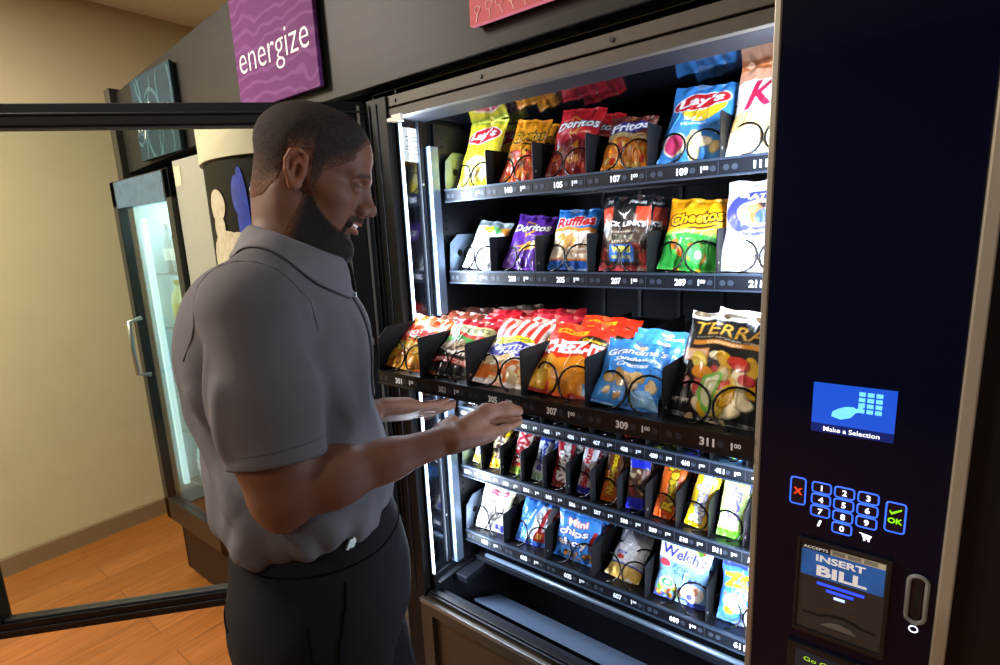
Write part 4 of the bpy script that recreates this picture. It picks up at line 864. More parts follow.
back3 = {0: [(plainart('#5a3424', '#b8482a', '#e8d8c8'), 'brown and orange'), (plainart('#7a3a28', '#c8c0b4', '#9a3a2c'), 'brown and white'), (plainart('#4a2a22', '#d8d0c8', '#8a6a58'), 'dark brown')],
         1: [(a303, None), (plainart('#c01c26', '#b8b098', '#4a3a2e'), 'red topped'), (plainart('#c8222c', '#d8d0b8', '#3a3030'), 'second red topped'), (plainart('#4a4038', '#e0b8b0', '#c83a3a'), 'grey and pink')],
         2: [(a305, None), (plainart('#c02838', '#d8d0a0', '#3a6a2a'), 'dark red and cream'), (plainart('#b82430', '#cfc88e', '#f0f0e8'), 'dark red and yellow')],
         3: [(a307, None), (a307, None)], 4: [(a309, None), (a309, None)], 5: [(a311, None)]}
for colm, art, w, h, t, le, ya, ro, dx, lab in T3:
    me = bag_mesh('snack_bag', art, w, h, t, seed=colm+40, nx=92, ny=122); dy = .010+t*.5
    place(me, 'snack_bag', lab, K, 3, colm, dx, dy, le, ya, ro, group='snack bags on the pulled-out tray')
    for k, (a2, nm) in enumerate(back3[colm]):
        m2 = me if a2 is art else bag_mesh('snack_bag', a2, w, h*.97, t, seed=colm*7+k, nx=56, ny=74)
        pos = ('second', 'third', 'fourth', 'fifth')[k]
        l2 = rear(lab) if nm is None and k == 0 else (pos+' '+lab) if nm is None else '%s packet, %s back in the %s lane of the pulled-out tray' % (nm, pos, ('leftmost', 'second', 'third', 'fourth', 'fifth', 'last')[colm])
        o = place(m2, 'snack_bag', l2, K, 3, colm, dx+.003+.004*k, dy+.060*(k+1), le+3-2*k, ya-4+5*k, ro+4-6*k, group='snack bags on the pulled-out tray')
CB = 'candy bar'
BARS = {5: [
 (bar('#f0ead8', 'PAYDAY', '#2a3a9c', [(0, .2, '#e8d83a')]), .036, .115, 'thin white wrapped bar with blue print at the left end of the fifth tray'),
 (bar('#f2c81c', 'M&Ms', '#4a2210', [(.3, .7, '#f4dfa0')], '#e8b818'), .044, .120, 'yellow candy packet with brown letters on the fifth tray'),
 (bar('#f0dcd0', 'TWIX', '#c8283a', [(0, .16, '#8aa83a'), (.16, .2, '#e0a83a')], None, None, .8, .8), .046, .125, 'cream bar with big red letters on the fifth tray'),
 (bar('#dfe6f2', 'Milky', '#2a3fae', [(.8, 1, '#2a4ab8'), (0, .15, '#a8c8a0')]), .038, .125, 'white and blue wrapped bar in the fourth lane of the fifth tray'),
 (bar('#b0182a', 'Skittles', '#ffffff', [(0, .1, '#7a3a2a')], None, '#5a0c18', .84, .62), .046, .125, 'red packet of fruit candy with white letters on the fifth tray'),
 (bar('#e8e4e8', 'Baby Ruth', '#c02030', [(0, .14, '#2a3ac0'), (.84, 1, '#3a4ac8')], None, None, .8, .6), .038, .130, 'white, red and blue wrapped bar in the sixth lane of the fifth tray'),
 (bar('#e8701c', 'NutRageous', '#f6d020', [(.55, 1, '#6a3a1c')], None, '#7a2a10', .8, .5), .042, .125, 'orange and brown wrapped bar with yellow letters in the seventh lane'),
 (bar('#5a3a2e', '', '#ffffff', [(0, .2, '#2a34d8'), (.72, 1, '#2434d0')], None, None, chip=(.1, .25, .9, .66, ['#b89a70', '#d8c4a0', '#8a5a3a', '#a83a30'], 14, .05, 5)), .046, .125, 'brown and royal blue wrapped bar in the eighth lane of the fifth tray'),
 (bar('#ee6a1e', "Reese's", '#f6d428', [], '#e85a14', '#4a2410', .8, .5), .050, .130, 'orange wrapped peanut butter bar in the ninth lane'),
 (bar('#f4cc1e', 'Butterfinger', '#ffffff', [(.0, .08, '#e8b414')], None, '#2a5ac8', .88, .66), .048, .135, 'yellow bar with white letters on blue in the tenth lane'),
 (bar('#c8e88a', 'Sour', '#6a5ac0', [(0, .12, '#5cd02a'), (.84, 1, '#7cc84a')], None, None, .5, .5), .048, .130, 'lime green packet near the right end of the fifth tray'),
 (bar('#f2eef4', 'Gum', '#c83aa0', [(0, .2, '#d86ac8'), (.8, 1, '#e8a0d8')]), .044, .120, 'white and pink packet at the right end of the fifth tray')],
 4: [
 (bar('#e8e2d8', 'Mints', '#3a3a8a'), .042, .095, 'cream packet in the first lane of the tray under the pulled-out one'),
 (bar('#8a5a2c', 'Bar', '#f0e8d0'), .042, .095, 'tan packet in the second lane of the tray under the pulled-out one'),
 (bar('#c83a3a', 'Bar', '#f0e8d0'), .042, .095, 'red packet in the third lane of the tray under the pulled-out one'),
 (bar('#1c1c20', 'Cookie', '#e8e8ee', [(0, .12, '#dfe6ea')]), .046, .095, 'black packet with a white foot, fourth lane under the pulled-out tray'),
 (bar('#20242c', 'Dark', '#f0f0f4', [(0, .10, '#cfd8e0')]), .046, .095, 'dark packet with pale letters, fifth lane under the pulled-out tray'),
 (bar('#e85a1e', 'Bar', '#f6d428', [(0, .1, '#d8401a')]), .046, .095, 'orange red packet, sixth lane under the pulled-out tray'),
 (bar('#dfeedd', 'Fresh', '#3a9a5a', [(0, .1, '#a8dcb0')]), .046, .095, 'white and pale green packet, seventh lane under the pulled-out tray'),
 (bar('#c81e22', 'Red', '#f4e6e0', [(0, .1, '#e83a2a')]), .046, .095, 'bright red packet, eighth lane under the pulled-out tray'),
 (bar('#b8d83a', 'Lime', '#2a6a2a', [(0, .12, '#d8e84a')]), .048, .095, 'lime packet, ninth lane under the pulled-out tray'),
 (bar('#2430d0', 'Blue', '#c8d8f8', [(0, .12, '#1c24a8')]), .048, .095, 'royal blue packet, tenth lane under the pulled-out tray'),
 (bar('#a8d83a', 'Sour', '#2a5ac8', [(0, .14, '#5a9ae0')]), .048, .095, 'green and blue packet, eleventh lane under the pulled-out tray'),
 (bar('#e8e8ee', 'Mint', '#2a8a4a'), .044, .095, 'white packet, last lane under the pulled-out tray')]}
for row, L_ in BARS.items():
    for k, (art, w, h, lab) in enumerate(L_):
        me = bag_mesh('candy_bar', art, w, h, .020, seed=60+row*13+k, nx=38, ny=104 if row == 5 else 70, wr=.6, waist=.03); rg = random.Random(row*31+k)
        le = 30+rg.uniform(-5, 6); ya = 8+rg.uniform(-8, 10); ro = rg.uniform(1, 9); g = 'candy bars on tray %s' % ('five' if row == 5 else 'four')
        place(me, 'candy_bar', lab, CB, row, k, .001, .030, le, ya, ro, group=g)
        place(me, 'candy_bar', rear(lab), CB, row, k, .004, .078, le, ya-4, ro+2, group=g)
# ================================================================ the man
def px(u, v, d):
    """world point seen at (u, v) at forward distance d"""
    return A(0, 0, CAM_H)+d*(fw+rt*(u-500)/F_PX+dn*(v-332.5)/F_PX)
fB = A(.668, .745, 0); rB = A(.745, -.668, 0); UP = A(0, 0, 1)
def cz(z):
    """centre line of the trunk"""
    zs = [0, .5, .85, 1.0, 1.15, 1.3, 1.42, 1.5]
    xs = [-.775, -.78, -.786, -.802, -.815, -.822, -.815, -.790]; ys = [.50, .495, .484, .468, .459, .457, .465, .490]
    return A(np.interp(z, zs, xs), np.interp(z, zs, ys), z)
def TB(f, r, z): return cz(z)+fB*f+rB*r
MB3 = np.stack([fB, rB, UP], 1)
def unit(v): return v/np.linalg.norm(v)
# --- head frame
yawv = A(.693, .721, 0); hp = R(20)
rH = A(yawv[1], -yawv[0], 0)
fH = yawv*math.cos(hp)-UP*math.sin(hp); uH = yawv*math.sin(hp)+UP*math.cos(hp)
HC = px(313, 173, .865)
MH3 = np.stack([fH, rH, uH], 1)
HS = .91
def TH(x, y, z): return HC+(fH*x+rH*y+uH*z)*HS
def head_ops(s):
    def el(c, r, k=.012, op='u', M=None): s.el(TH(*c), A(*r)*HS, MH3 if M is None else M, k*HS, op)
    def rc(a, b, ra, rb=None, k=.01, op='u'): s.rc(TH(*a), TH(*b), ra*HS, None if rb is None else rb*HS, k*HS, op)
    el((-.010, 0, .034), (.096, .077, .079))
    el((.028, 0, .040), (.066, .068, .064), .02)
    el((.030, 0, -.03), (.056, .060, .072), .02)
    el((.018, 0, -.066), (.062, .052, .044), .02)
    for y in (-1, 1):
        rc((-.012, y*.052, -.058), (.058, y*.020, -.106), .020, .018, .02)
        rc((.074, y*.040, .020), (.090, y*.012, .017), .011, .011, .012)       # brow
        el((.060, y*.040, -.030), (.026, .023, .024), .015)                    # cheekbone
        el((.050, y*.034, -.060), (.030, .024, .030), .015)
        rc((.015, y*.056, -.01), (.045, y*.052, -.022), .017, .017, .02)
    rc((.080, 0, -.062), (.074, 0, -.078), .020, .020, .016)                   # mouth barrel
    el((.071, 0, -.110), (.021, .023, .019), .014)                             # chin
    for y in (-1, 1): el((.093, y*.034, .0005), (.015, .018, .0125), .010, 's')  # eye sockets
    for y in (-1, 1):
        el((.0775, y*.033, -.002), (.0125, .0150, .0125), .004)
        rc((.0885, y*.024, .0035), (.0835, y*.045, .0015), .0032, .0028, .004)   # upper lid
        rc((.0865, y*.024, -.0085), (.082, y*.044, -.008), .0028, .0026, .005)
    rc((.072, 0, .010), (.082, 0, -.040), .018, .020, .010)
    rc((.088, 0, .010), (.107, 0, -.028), .0085, .0105, .012)                  # nose
    el((.111, 0, -.034), (.0135, .0130, .0115), .008)
    for y in (-1, 1): el((.098, y*.0155, -.038), (.0135, .0085, .0100), .006)
    for y in (-1, 1): el((.104, y*.009, -.0475), (.007, .0035, .004), .003, 's')
    rc((.098, 0, -.044), (.097, 0, -.055), .006, .006, .008)
    # lips
    for y in (-1, 1):
        rc((.0985, 0, -.0625), (.087, y*.027, -.0635), .0052, .0030, .004)
        rc((.0950, 0, -.0795), (.085, y*.026, -.0680), .0064, .0032, .004)
        rc((.098, 0, -.0700), (.088, y*.025, -.0655), .0042, .0026, .002, 's')
    el((.089, 0, -.090), (.012, .020, .005), .006, 's')
    # neck
    nb = TB(-.015, 0, 1.44)
    s.rc(TH(-.030, 0, -.055), TB(.016, 0, 1.47), .052, .055, .025)
    s.rc(TH(-.044, .0, -.02), TB(-.006, 0, 1.47), .044, .053, .02)
    for y in (-1, 1): s.rc(TH(-.03, y*.055, -.045), TB(.045, y*.03, 1.43), .014, .013, .02)
    # ears
    for y in (-1, 1):
        _r = unit(rH*y*.93+fH*.30*1+fH*0-fH*.0); _u = unit(uH-fH*.14); _u = unit(_u-_r*(_u@_r)); _f = np.cross(_u, _r)*(-y); _f = _f if _f@fH > 0 else -_f; Me = np.stack([_f, _r, _u], 1)
        ec = TH(-.011, y*.0755, -.006)
        def E3(a, b, c): return ec+Me@A(a, b, c)*HS
        s.el(E3(-.002, .003, .002), (.0150, .0055, .027), Me, .005)
        pts = [(.012, .001, .010), (.010, .005, .024), (.000, .0075, .031), (-.012, .008, .027), (-.018, .0075, .013), (-.0165, .006, -.004), (-.010, .004, -.018), (-.001, .002, -.027), (.007, .000, -.025), (.009, -.002, -.016)]
        for a, b in zip(pts[:-1], pts[1:]): s.rc(E3(*a)+_r*.002, E3(*b)+_r*.002, .0036, .0036, .002)
        s.el(E3(-.003, .003, -.026), (.0085, .0045, .0085), Me, .005)
        s.el(E3(.000, .0085, -.003), (.0082, .0065, .0115), Me, .002, 's')
        s.rc(E3(-.0115, .0085, -.002), E3(-.0115, .010, .018), .0022, .0026, .002, 's'); s.rc(E3(-.0115, .010, .018), E3(.004, .0095, .0245), .0026, .0024, .002, 's')
        s.rc(E3(-.008, .006, -.010), E3(-.006, .008, .008), .0022, .0022, .002); s.rc(E3(-.006, .008, .008), E3(.002, .0075, .016), .0022, .0020, .002)
        s.rc(E3(.010, .004, -.008), E3(.0095, .003, -.001), .0035, .003, .003)
# --- arms
ShR = A(*TB(-.005, .163, 1.415)); ElR = px(284, 495, .73); WrR = px(446, 440, .83)
ShL = A(*TB(-.005, -.163, 1.415)); WrL = px(370, 412, 1.00); ElL = TB(-.16, -.235, 1.13)
def unit(v): return v/np.linalg.norm(v)
def finger(s, j, r, k=.004):
    for i in range(len(j)-1): s.rc(j[i], j[i+1], r[i], r[i+1], k)
def hand(s, W, palmN, fdir, side, fingers, thumb, tj=None):
    """W wrist, fdir hand direction, palmN normal out of the palm, side = towards the thumb"""
    f = unit(fdir); n = unit(palmN-f*(palmN@f)); t = np.cross(n, f); t = t if t@side > 0 else -t
    def H(a, b, c): return W+f*a+t*b+n*c
    base = []
    for i, (b, L) in enumerate(((.030, .092), (.010, .096), (-.010, .090), (-.029, .080))):
        s.rc(H(.005, b*.55, 0), H(L, b, -.002), .0165, .0115, .012)
        base.append(H(L, b, -.002))
    s.el(H(.05, 0, 0), (.050, .040, .0135), np.stack([f, t, n], 1), .012)
    s.rc(H(.012, .016, .006), H(.055, .036, .012), .018, .015, .012)      # thenar
    s.rc(H(.022, -.018, .003), H(.062, -.027, .003), .0135, .011, .014)    # hypothenar
    lens = ((.043, .026, .021), (.048, .030, .022), (.044, .028, .021), (.034, .021, .019))
    tips = []
    for i in range(4):
        p = base[i]; j = [p]; bend = 0
        for q, L in enumerate(lens[i]):
            bend += fingers[i][q]
            d = f*math.cos(bend)+n*math.sin(bend)+t*fingers[i][3]
            p = p+unit(d)*L; j.append(p)
        finger(s, j, (.0098, .0088, .0078, .0066) if i < 3 else (.0088, .0078, .0068, .0058))
        tips.append(j)
    p0 = H(.022, .022, .006); j = [p0]
    for (a, b, c), L in zip(thumb, (.044, .034, .028)):
        j.append(j[-1]+unit(f*a+t*b+n*c)*L)
    if tj is not None: j = tj
    finger(s, j, (.0165, .0125, .0112, .0090), .010)
    return tips, j
body = S()
head_ops(body)
def arm(s, Sh, El, Wr, bulge):
    m = El+(Wr-El)*.28
    s.rc(Sh, Sh+(El-Sh)*.45, .056, .050, .03); s.rc(Sh+(El-Sh)*.4, Sh+(El-Sh)*.8, .053, .047, .03); s.rc(Sh+(El-Sh)*.78, El, .047, .038, .03)
    s.rc(El, m+bulge*.004, .0405, .0425, .02); s.rc(m, El+(Wr-El)*.62, .0400, .0285, .02); s.rc(El+(Wr-El)*.6, Wr, .0285, .0225, .02)
    ax = unit(Wr-El)
arm(body, ShR, ElR, WrR, UP); arm(body, ShL, ElL, WrL, UP)
body.rc(px(283, 516, .735), ElR, .019, .034, .025)
# right hand: palm up, fingers under the tray lip, thumb along its face
hr_dir = unit(px(516, 419, .955)-WrR)
tipsR, thR = hand(body, WrR, UP*1.0-rB*.10, unit(px(513, 420, .975)-WrR), -rB*1.0+UP*.6,
    ((.02, .05, .05, .03), (.02, .04, .04, .0), (.03, .05, .05, -.02), (.05, .06, .06, -.05)),
    ((.75, .30, .55), (.93, .05, .30), (.98, -.10, .10)), [px(464, 427, .845), px(486, 412, .87), px(506, 409, .895), px(518, 411, .908)])
# left hand: palm up under the left end of the tray
hl_dir = unit(px(446, 402, 1.115)-px(385, 404, 1.03))
WrL = px(372, 411, 1.035)
tipsL, thL = hand(body, WrL, UP*1.0-A(.6, .78, 0)*1.2, hl_dir, A(-.2, 1., 0),
    ((.05, .08, .06, .04), (.04, .07, .06, .01), (.05, .08, .06, -.02), (.06, .10, .08, -.05)),
    ((.7, .50, .35), (.9, .25, .2), (1., .1, .05)))
# trunk under the clothes
body.el(TB(.0, 0, 1.30), (.105, .155, .17), MB3, .04)
body.rc(TB(-.02, -.12, 1.40), TB(-.02, .12, 1.40), .062, .062, .04)
for y in (-1, 1): body.rc(TB(-.03, y*.10, 1.415), TB(-.035, y*.03, 1.475), .035, .035, .03)
body.el(TB(.0, 0, 1.10), (.11, .145, .18), MB3, .04)
body.el(TB(.0, 0, .93), (.12, .15, .13), MB3, .04)
legs = []
for y, fo in ((1, -.01), (-1, .03)):
    hip = TB(0, y*.095, .90); kn = TB(.02+fo, y*.11, .50); an = TB(-.02+fo, y*.12, .09)
    legs.append((hip, kn, an)); body.rc(hip, kn, .075, .05, .03); body.rc(kn, an, .048, .034, .02)
v, q = sdf_mesh(body.ops, (-1.25, .05, .0), (-.35, 1.0, 1.78), .0024)
v = relax(v, q, 1, .35)
print('body', len(v))
man = thing('person', 'man in a dark grey polo shirt and black trousers holding up the pulled-out snack tray', 'person', (-.76, .47, 0))
skin = attr_mat('skin', .60, 0, .15, 900, spec=.32, sss=.03, noise=.06, nscale=60)
bo = mk('body', v, q, skin, man, smooth=True)
# colour of the skin itself: palms, lips, brows
L_ = (v-HC)@MH3/HS; hx_, hy_, hz_ = L_[:, 0], L_[:, 1], L_[:, 2]
base = A(*hx('#62402f')); c = np.tile(base, (len(v), 1))
def mix(c, m, col): return c*(1-m[:, None])+A(*col)*m[:, None]
headm = (np.abs(L_) < A(.16, .1, .16)).all(1)
lip = np.exp(-(((hz_+.0705)/.0085)**2))*smooth(.083, .092, hx_)*smooth(.028, .022, np.abs(hy_))*headm
c = mix(c, lip*.75, hx('#9a5a50'))
brow = np.exp(-((hz_-.0215-.004*np.cos(hy_*60))/.0035)**2)*smooth(.010, .016, np.abs(hy_))*smooth(.052, .044, np.abs(hy_))*smooth(.06, .07, hx_)*headm
c = mix(c, brow*.85, hx('#1c130e'))
lash = np.exp(-((hz_-.000)/.0016)**2)*smooth(.016, .020, np.abs(hy_))*smooth(.05, .044, np.abs(hy_))*smooth(.075, .082, hx_)*headm
c = mix(c, lash*.9, hx('#120c0a'))
earm = smooth(.072, .080, np.abs(hy_))*smooth(-.05, -.03, hz_)*smooth(.05, .03, hz_)*headm
c = mix(c, earm*.45, hx('#9c5638'))
for W, T, n in ((WrR, tipsR, UP), (WrL, tipsL, UP-A(.3, .4, 0))):
    hc = W+(T[1][0]-W)*.6; dd = np.linalg.norm(v-hc, axis=1); nrm = np.zeros(len(v))
    # palm side: above the mid plane of the hand
    f_ = unit(T[1][0]-W); n_ = unit(n-f_*(n@f_)); h = (v-W)@n_
    al = (v-W)@f_
    pm = smooth(.002, .010, h)*smooth(.20, .17, dd)*smooth(-.02, .03, al)
    c = mix(c, pm*.6, hx('#94644e'))
paint(bo, c)
# teeth and eyes
s = S()
for i in range(-4, 5): s.el(TH(.0945-.00045*i*i, i*.0046, -.0680+.0001*i*i), A(.004, .0026, .0042)*HS, MH3, .0006)
vv, qq = sdf_mesh(s.ops, TH(.08, 0, -.07)-.05, TH(.08, 0, -.07)+.05, .0011); mk('teeth', vv, qq, mat('teeth_white', '#e9e2d6', .25), man, smooth=True)
for y in (-1, 1):
    s = S().el(TH(.0785, y*.033, -.0025), A(.0115, .0135, .0105)*HS, MH3)
    vv, qq = sdf_mesh(s.ops, TH(.078, y*.033, -.0025)-.02, TH(.078, y*.033, -.0025)+.02, .001)
    e = mk('eye', vv, qq, attr_mat('eye_surface', .1), man, smooth=True)
    l = (vv-TH(.0785, y*.033, -.0025))@MH3; rr = np.hypot(l[:, 1], l[:, 2]+.003)
    cc = mix(np.tile(A(*hx('#dcd0c4')), (len(vv), 1)), smooth(.0058, .005, rr)*(l[:, 0] > 0), hx('#24140c')); paint(e, cc)
# --- hair and beard: cropped layers that follow the skull
hs = S(); head_ops(hs)
def layer(name, reg, th, m, colf, lo, hi, h=.0022):
    def f(P):
        L = (P-HC)@MH3/HS
        return np.maximum(ev(hs.ops, P)-th(L, P), reg(L)*.02)
    vv, qq = sdf_mesh([(f, .001, 'u')], lo, hi, h); vv = relax(vv, qq, 1, .3)
    o = mk(name, vv, qq, m, man, smooth=True); paint(o, colf((vv-HC)@MH3/HS, vv)); return o
def hair_reg(L):
    x, y, z = L[:, 0], L[:, 1], L[:, 2]
    # hair line: forehead, temple corner, sideburn before the ear, round the ear, nape
    ln = np.interp(x, [-.12, -.08, -.055, -.038, -.034, .004, .009, .012, .024, .030, .048, .070, .078, .10], [-.070, -.076, -.062, -.030, .024, .032, .020, -.040, -.040, .006, .020, .036, .066, .085])
    top = np.interp(x, [.05, .078, .10], [.05, .070, .095])
    m = np.where(np.abs(y) < .030, top*(x > .05)+ln*(x <= .05), ln)
    m = m+.003*(vnoise(L, 160, 9)-.5)
    return (m-z)/.02
def hair_th(L, P): return .0004+.0006*smooth(.0, .012, -hair_reg(L)*.02)+.0030*smooth(-.01, .07, L[:, 2])*smooth(.085, .05, L[:, 0])+.0006*(vnoise(P, 420)-.5)
def hair_col(L, P):
    z, x = L[:, 2], L[:, 0]
    edge = smooth(.001, .030, -hair_reg(L)*.02)
    fade = smooth(-.085, .045, z)*(.35+.65*edge)
    c = A(*hx('#6a4836'))*(1-fade[:, None])+A(*hx('#2b2522'))*fade[:, None]
    n = vnoise(P, 700, 3)[:, None]; return c*(.6+.8*n)
hairm = attr_mat('cropped_hair', .85, 0, .8, 1300, spec=.2)
layer('hair', hair_reg, hair_th, hairm, hair_col, HC-.15, HC+.15, .0018)
def beard_reg(L):
    x, y, z = L[:, 0], L[:, 1], L[:, 2]; ay = np.abs(y)
    up = np.interp(x, [-.02, .010, .018, .024, .034, .046, .060, .074, .084, .095, .12], [-.035, -.034, -.034, -.040, -.052, -.062, -.072, -.080, -.086, -.088, -.088])
    mou = np.where((x > .085) & (z > -.062) & (z < -.050) & (ay < .030), -1., 1.)      # moustache
    mou = np.where((x > .074) & (z < -.055) & (ay > .026) & (ay < .036), -1., mou)
    back = (.006-.20*np.maximum(0, -.05-z)-x)/.02
    low = (-.120-.40*x-z)/.02
    a = np.maximum(np.maximum((z-up)/.02, back), low)
    lipc = ((x-.099)/.014)**2+(y/.024)**2+((z+.0775)/.0078)**2
    a = np.where(lipc < 1, 1, a)
    return np.minimum(a, mou)
def beard_th(L, P):
    x, z = L[:, 0], L[:, 2]
    e = smooth(.0, .012, -beard_reg(L)*.02)
    g = .0003+.0022*e+.009*smooth(-.090, -.122, z)*smooth(.0, .05, x)*e
    g = np.where(z > -.062, .0012, g)
    return g+.0008*(vnoise(P, 450)-.5)
def beard_col(L, P):
    n = vnoise(P, 700, 5)[:, None]; x = L[:, 0][:, None]; z = L[:, 2][:, None]
    f = smooth(.0, .02, x)*smooth(-.025, -.05, z)*(1-.45*smooth(-.068, -.060, z)*smooth(.07, .08, x))*smooth(-.001, .008, -beard_reg(L)[:, None]*.02)
    return (A(*hx('#5a3d2b'))*(1-f)+A(*hx('#1d1613'))*f)*(.7+.6*n)
layer('beard', beard_reg, beard_th, hairm, beard_col, HC-.15, HC+.15, .0018)

# --- polo shirt
sh = S()
sh.el(TB(.012, 0, 1.315), (.132, .172, .165), MB3, .05)
sh.rc(TB(-.015, -.135, 1.405), TB(-.015, .135, 1.405), .062, .062, .05)
for y in (-1, 1): sh.rc(TB(-.02, y*.13, 1.425), TB(-.012, y*.045, 1.480), .045, .034, .04)
sh.el(TB(.008, 0, 1.13), (.142, .172, .17), MB3, .05)
sh.el(TB(.0, 0, 1.075), (.139, .170, .070), MB3, .04)
sh.el(TB(-.07, 0, 1.32), (.085, .13, .14), MB3, .05)
def sleeve(s, Sh, El, frac, rt_=.064, rb_=.068):
    e = Sh+(El-Sh)*frac
    a = S(); a.rc(Sh+(El-Sh)*.02, Sh+(El-Sh)*.5, .062, rt_-.003, .035); a.rc(Sh+(El-Sh)*.45, e+(El-Sh)*.35, rt_-.003, rb_-.002, .03)
    ax = unit(El-Sh)
    a.rc(e-ax*.05, e+ax*.05, .050, .0575, .003, 's')
    def f(P): return -smin(-ev(a.ops, P), -((P-e)@ax), .003)
    s.fn(f, .022)
    return e
eR = sleeve(sh, ShR, ElR, .80); eL = sleeve(sh, ShL, ElL, .80)
# cloth folds: soft ridges with a valley beside them
FO = [((-.10, .13, 1.31), (-.02, .17, 1.17), .016, .007), ((-.13, .05, 1.27), (-.06, .18, 1.10), .018, .008), ((-.14, .02, 1.20), (-.07, .15, 1.04), .016, .007), ((.03, .17, 1.25), (.10, .11, 1.10), .016, .007), ((.0, .175, 1.17), (.07, .15, 1.05), .015, .006),
      ((-.03, .17, 1.12), (-.10, .12, 1.01), .014, .006), ((.06, .14, 1.13), (.12, .08, 1.01), .015, .006), ((.10, .08, 1.30), (.14, .03, 1.16), .014, .005), ((.12, .05, 1.38), (.13, .08, 1.22), .013, .005), ((-.12, -.02, 1.13), (-.09, .10, 1.01), .016, .007),
      ((.07, .13, 1.35), (.12, .09, 1.20), .014, .006), ((.02, .17, 1.09), (.02, .16, 1.0), .012, .005), ((-.07, .15, 1.08), (-.05, .16, 1.0), .012, .005), ((.10, .10, 1.09), (.09, .13, 1.0), .012, .005), ((-.13, .0, 1.40), (-.14, .05, 1.2), .02, .006)]
SL = []
_ax = ElR-ShR; _u = unit(np.cross(_ax, UP)); _w = unit(np.cross(_ax, _u))
def SP(t, a, r=.068): return ShR+_ax*t+(_u*math.cos(R(a))+_w*math.sin(R(a)))*r
for t0_, a0_, t1_, a1_, w_, am in ((.05, 60, .75, 75, .007, .004), (.25, 150, .72, 110, .014, .006), (.15, 10, .6, 35, .014, .005), (.45, 160, .78, 135, .012, .005), (.3, -20, .75, 5, .013, .005), (.0, 120, .4, 95, .014, .004), (-.05, 200, .3, 150, .015, .006)): SL.append((SP(t0_, a0_), SP(t1_, a1_), w_, am))
FS = [(TB(*a), TB(*b), w_, am) for a, b, w_, am in FO]+SL
def seg(P, a, b):
    ab = b-a; t = np.clip((P-a)@ab/(ab@ab), 0, 1); d = P-a-t[:, None]*ab; return np.sqrt((d*d).sum(1)), t, d
def shd(P):
    L = (P-A(-.79, .44, 1.2))@MB3
    lo = smooth(1.14, 1.02, P[:, 2])
    n = vnoise(P, 9, 2)-.5; n2 = vnoise(P*A(1, 1, .35), 22, 4)-.5
    ang = np.arctan2(L[:, 1], L[:, 0]); up = smooth(1.43, 1.36, P[:, 2])
    r = n*.010*up+n2*.009*up+lo*.0022*np.sin(ang*15+9*n+P[:, 2]*25)
    pm = P.mean(0)
    for a, b, w_, am in FS:
        if seg(pm[None], a, b)[0][0] > .12+.5*np.ptp(P[:, 0]): continue
        am = am*1.5
        d, t, q = seg(P, a, b); tt = 1-(2*t-1)**4*.9
        ww = w_; r = r-am*1.25*np.exp(-(np.maximum(d-.006, 0)/ww)**2)*tt
        d2, _, _ = seg(P, a+UP*.024-fB*.006, b+UP*.010-fB*.022); r = r+am*.7*np.exp(-(d2/(ww*1.1))**2)*tt
    return r
sh.fn(shd, op='d')
ops = list(sh.ops)
axR = unit(ElR-ShR); axL = unit(ElL-ShL)
ops.append((lambda P: P[:, 2]-1.015+((P-cz(1.0))@fB)*-.10, .006, 's'))
nk = S().rc(TB(-.006, 0, 1.49), TB(.03, 0, 1.60), .060, .075); ops.append((nk.ops[0][0], .004, 's'))
v, q = sdf_mesh(ops, (-1.15, .10, .94), (-.45, .80, 1.56), .0032); v = relax(v, q, 2, .4)
shirtm = mat('grey_polo_cloth', '#5a595d', .9, 0, .05, 30, .35, 1400, spec=.2)
darkcl = mat('grey_polo_dark_stitch', '#3d3c41', .9)  # darker grey thread for the seams and hem stitching
shirt = mk('polo_shirt', v, q, shirtm, man, smooth=True)
print('shirt', len(v))
from mathutils.bvhtree import BVHTree
def bvh_of(v, q): return BVHTree.FromPolygons([tuple(p) for p in v], [tuple(f) for f in q])
SB = bvh_of(v, q)
def snap(p, off=.001, tree=None):
    h = (tree or SB).find_nearest(Vector(p)); return h[0]+h[1]*off, h[1]
def seam(name, pts, r, m, parent, tree=None, n=24, closed=False, off=.0005):
    P = []
    pts = [Vector(p) for p in pts]
    for i in range(len(pts)-1):
        for t in range(n//(len(pts)-1)): P.append(pts[i].lerp(pts[i+1], t/(n//(len(pts)-1))))
    P.append(pts[-1]); P = [snap(p, off, tree)[0] for p in P]
    b = MB(); b.tube(P, r, m, 5); return b.build(name, parent, smooth=True)
# armhole and shoulder seams, hem stitching
for sd, Sh, El in ((1, ShR, ElR), (-1, ShL, ElL)):
    c0 = TB(-.012, sd*.140, 1.395); ring = []
    ax = unit(TB(0, sd, 1.4)-TB(0, 0, 1.4)+A(0, 0, -.25)); u = unit(np.cross(ax, fB)); w = np.cross(ax, u)
    for i in range(25):
        a = 2*math.pi*i/24; ring.append(c0+u*math.cos(a)*.115+w*math.sin(a)*.12)
    ring = [p for p in ring]
    P = []
    for p in ring:
        h = SB.ray_cast(Vector(p), Vector(c0-p).normalized())
        if h[0]: P.append(h[0])
    if len(P) > 8: b = MB(); b.tube(P, .0016, darkcl, 5); b.build('armhole_seam', shirt, smooth=True)
for e, ax, rr in ((eR, axR, .10), (eL, axL, .10)):
    c0 = e-ax*.022; u = unit(np.cross(ax, UP)); w = np.cross(ax, u); P = []
    for i in range(30):
        a = 2*math.pi*i/30; d = u*math.cos(a)+w*math.sin(a); h = SB.ray_cast(Vector(c0+d*rr), Vector(-d))
        if h[0]: P.append(h[0])
    b = MB(); b.tube(P, .0009, darkcl, 4, closed=True); b.build('sleeve_hem_stitch', shirt, smooth=True)
